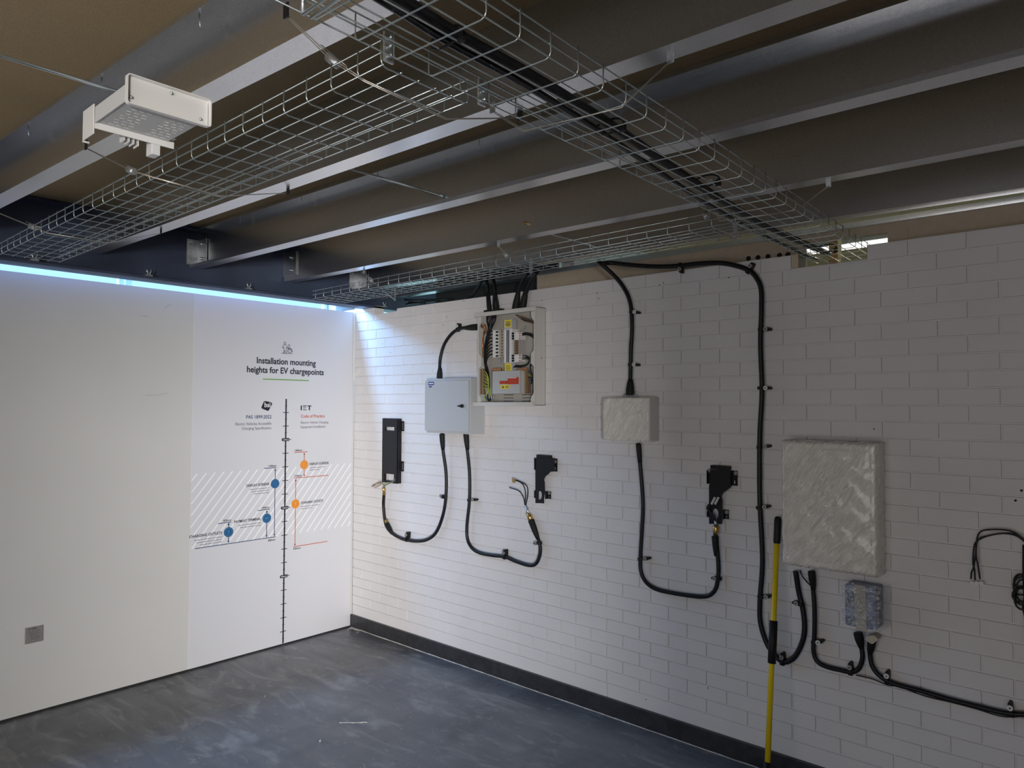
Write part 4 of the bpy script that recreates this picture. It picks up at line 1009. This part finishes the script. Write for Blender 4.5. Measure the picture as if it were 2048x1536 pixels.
# ================================================================== BLACK MOUNTING BRACKETS
def tall_bracket():
    D = -.040; g = lambda u, v: uy(u, v, D)
    x0, x1 = g(764.3, 900).x, g(794.5, 900).x; z0, z1 = g(780, 966).z, g(780, 837).z
    t = thing('mounting_bracket', ((x0+x1)/2, 0, z0), 'tall narrow black metal bracket with a slot near the top', 'bracket', 'black metal mounting brackets on the brick wall')
    wa, wb = g(769.5, 860).x, g(788.5, 860).x; sa, sb = g(780, 861.5).z, g(780, 854).z; oa, ob = g(780, 962).z, g(780, 948).z
    m = MB()
    m.box(x0, x1, D, D+.003, sb, z1, .0004).box(x0, wa, D, D+.003, sa, sb).box(wb, x1, D, D+.003, sa, sb).box(x0, x1, D, D+.003, ob, sa)
    m.box(x0, wa-.004, D, D+.003, oa, ob).box(wb, x1, D, D+.003, oa, ob).box(x0, x1, D, D+.003, z0, oa)
    m.box(x0, x0+.003, D, 0, z0, z1).box(x1-.003, x1, D, 0, z0, z1); m.build('body_plate', 'blackm', t)
    for v in (850, 930):
        za, zc = uy(797, v+12, -.005).z, uy(797, v-8, -.005).z
        m = MB().ring_prism([(x1, za), (x1+.032, za), (x1+.032, zc), (x1, zc)], [(x1+.014, za+.010), (x1+.022, za+.010), (x1+.022, zc-.010), (x1+.014, zc-.010)], -.006, -.002, 'y'); m.build('side_tab', 'blackm', t)
    for i, (pp, mt) in enumerate((([(768, 972), (762, 966), (752, 968), (743, 973)], 'inkg'), ([(768, 972), (760, 964), (750, 970), (747, 974)], 'brass'), ([(768, 972), (772, 966), (783, 965), (789, 960)], 'gy'), ([(768, 972), (776, 968), (785, 963), (790, 958)], 'inkg'), ([(768, 972), (764, 968), (757, 972), (749, 976)], 'brass'))):
        MB().tube(wall_path([(u, v, -.045-.004*k-.004*i) for k, (u, v) in enumerate(pp)], n=5), .0032, 6).build('core_wire', mt, c2)
tall_bracket()
def gun_bracket(fn, label, lay):
    """plate outline in crop pixels through fn(a,b)->(x,z)"""
    out, tabs, hole, screws, shelf, arch = lay
    P = [fn(a, b) for a, b in out]; xs = [p[0] for p in P]; zs = [p[1] for p in P]
    t = thing('mounting_bracket', (sum(xs)/len(xs), 0, min(zs)), label, 'bracket', 'black metal mounting brackets on the brick wall')
    m = MB(); bmv = [m.b.verts.new((x, -.030, z)) for x, z in P]; H = [m.b.verts.new((*[fn(a, b)[0]], -.030, fn(a, b)[1])) for a, b in hole]
    edges = []
    for loop in (bmv, H):
        for k in range(len(loop)): edges.append(m.b.edges.new((loop[k], loop[(k+1) % len(loop)])))
    r = bmesh.ops.triangle_fill(m.b, edges=edges, use_beauty=True); fs = [f for f in r['geom'] if isinstance(f, bmesh.types.BMFace)]
    ex = bmesh.ops.extrude_face_region(m.b, geom=fs)
    for v in [g for g in ex['geom'] if isinstance(g, bmesh.types.BMVert)]: v.co.y += .003
    for k in range(len(P)-1):
        pass
    bmesh.ops.recalc_face_normals(m.b, faces=m.b.faces[:]); m.build('face_plate', 'blackm', t)
    # spacer legs behind the plate
    x0, x1 = min(xs), max(xs); zt = max(zs)
    a, b = fn(*shelf[0]), fn(*shelf[1]); MB().box(a[0], b[0], -.034, -.0, b[1], a[1], .002).build('top_ledge', 'blackm', t)
    for (a0, b0, a1, b1) in tabs:
        p, q = fn(a0, b0), fn(a1, b1); xa, xb = sorted((p[0], q[0])); za, zb_ = sorted((p[1], q[1])); w = xb-xa; h = zb_-za
        MB().ring_prism([(xa, za), (xb, za), (xb, zb_), (xa, zb_)], [(xa+w*.38, za+h*.12), (xa+w*.62, za+h*.12), (xa+w*.62, za+h*.34), (xa+w*.38, za+h*.34)], -.006, -.002, 'y').box(xa+w*.1, xa+w*.15, -.029, -.003, za, zb_).build('side_tab', 'blackm', t)
    for a, b in screws:
        p = fn(a, b); MB().cyl((p[0], -.008, p[1]), .010, .004, 'y', 14).cyl((p[0], -.012, p[1]), .006, .006, 'y', 6).build('screw', 'plate', t)
f2 = lambda a, b: (lambda p: (p.x, p.z))(uy(1060+a/10.97, 880+b/10.97, -.03))
arc = [(440-0, 700), (400, 752), (345, 790), (318, 830), (306, 880)]
gun_bracket(f2, 'black metal bracket with an oval hole beside the loose wire ends',
            ([(130, 385), (530, 400), (535, 690)] + [(440, 700)] + arc[1:] + [(320, 930), (325, 1130), (300, 1300), (305, 1390), (120, 1385), (118, 660), (125, 640)],
             [(85, 395, 130, 660), (450, 410, 540, 700), (85, 1110, 130, 1280), (325, 1130, 400, 1305)],
             [(215+48*math.cos(k*math.pi/8), 1218+(100 if True else 0)*math.sin(k*math.pi/8)) for k in range(16)],
             [(508, 478), (100, 415), (370, 1175), (100, 1150)], ((148, 320), (425, 400)), None))
f3 = lambda a, b: (lambda p: (p.x, p.z))(uy(1380+a/7.68, 900+b/7.68, -.03))
gun_bracket(f3, 'black metal bracket with an oval hole and white connector strip, right one',
            ([(310, 300), (600, 305), (622, 345), (622, 575), (560, 620), (505, 660), (480, 700), (475, 740), (490, 745), (495, 920), (490, 1080), (485, 1140), (292, 1135), (290, 545), (300, 520)],
             [(247, 310, 305, 525), (605, 320, 697, 558), (250, 940, 300, 1040), (495, 920, 562, 1072)],
             [(388+48*math.cos(k*math.pi/8), 985+85*math.sin(k*math.pi/8)) for k in range(16)],
             [(265, 318), (675, 362), (535, 962)], ((315, 232), (600, 310)), None))

# ================================================================== YELLOW POLE (leans on the wall)
def pole():
    P0 = Vector((3.462, -.285, .02)); P1 = uy(1556, 1033, -.055); d = P1-P0
    def at_v(v):    # parameter whose projection hits image row v
        lo, hi = 0.0, 1.0
        for _ in range(40):
            mid = (lo+hi)/2; q = P0+d*mid-CAM; vv = 768-F_PX*q.dot(UP)/q.dot(FW)
            if vv > v: lo = mid
            else: hi = mid
        return P0+d*lo
    t = thing('broom_handle', P0, 'yellow pole with black grips leaning on the wall below the large wrapped panel', 'pole')
    MB().tube([at_v(1528), at_v(1080)], .0125, 16).build('pole', 'handle', t)
    MB().tube([at_v(1087), at_v(1084), at_v(1040), at_v(1035), at_v(1032)], [.0135, .0165, .0165, .014, .008], 16).build('end_grip', 'blackp', t)
    MB().tube([at_v(1327), at_v(1326), at_v(1242), at_v(1241)], [.015, .0185, .0185, .015], 16).build('middle_grip', 'blackp', t)
    MB().tube([P0+Vector((0, 0, .03)), at_v(1524)], [.018, .015], 16).build('socket', 'blackp', t)
    MB().box(P0.x-.16, P0.x+.16, P0.y-.035, P0.y+.035, .035, .065, .008).build('broom_head', 'blackp', t)
    MB().box(P0.x-.155, P0.x+.155, P0.y-.03, P0.y+.03, 0.0, .038).build('bristles', 'black', t)
pole()

# ================================================================== FLOOR BITS
for (u0, v0), (u1, v1), w, lab in (((678, 1446), (735, 1445), .008, 'long thin chip gouged out of the grey floor, near the middle'), ((528, 1394), (532, 1391), .006, 'small pale speck on the floor left of the gouge')):
    a = uz(u0, v0, 0); b = uz(u1, v1, 0); m = MB(); n = 10; rnd = random.Random(5)
    pts = [(a+(b-a)*k/n)+Vector((rnd.uniform(-w, w)*.2, rnd.uniform(-w, w)*.5, .0005)) for k in range(n+1)]
    m.tube(pts, [.0012+.0025*rnd.random() for _ in pts], 5)
    tag(m.build('floor_chip', 'dust'), lab, 'floor mark', 'pale bits and gouges on the floor')
for (u, v), lab in (((640, 1482), 'small screw lying on the grey floor near the bottom edge'),):
    p = uz(u, v, .003); t = thing('loose_screw', p, lab, 'screw')
    MB().tube([p, p+Vector((-.02, .018, 0))], [.0018, .0008], 6).build('shank', 'zinc', t); MB().cyl(p, .0045, .003, (1, -.9, 0), 10).build('head', 'zinc', t)
m = MB(); rnd = random.Random(8)
for k in range(26):
    a = uz(712+rnd.gauss(0, 9), 1257+rnd.gauss(0, 3), 0); m.ball((max(a.x, .012), min(a.y, -.03), .002), .004+.004*rnd.random(), (1, 1, .5))
tag(m.build('plaster_crumbs', 'dust'), 'pale plaster crumbs on the floor in the room corner', 'crumbs', kind='stuff')
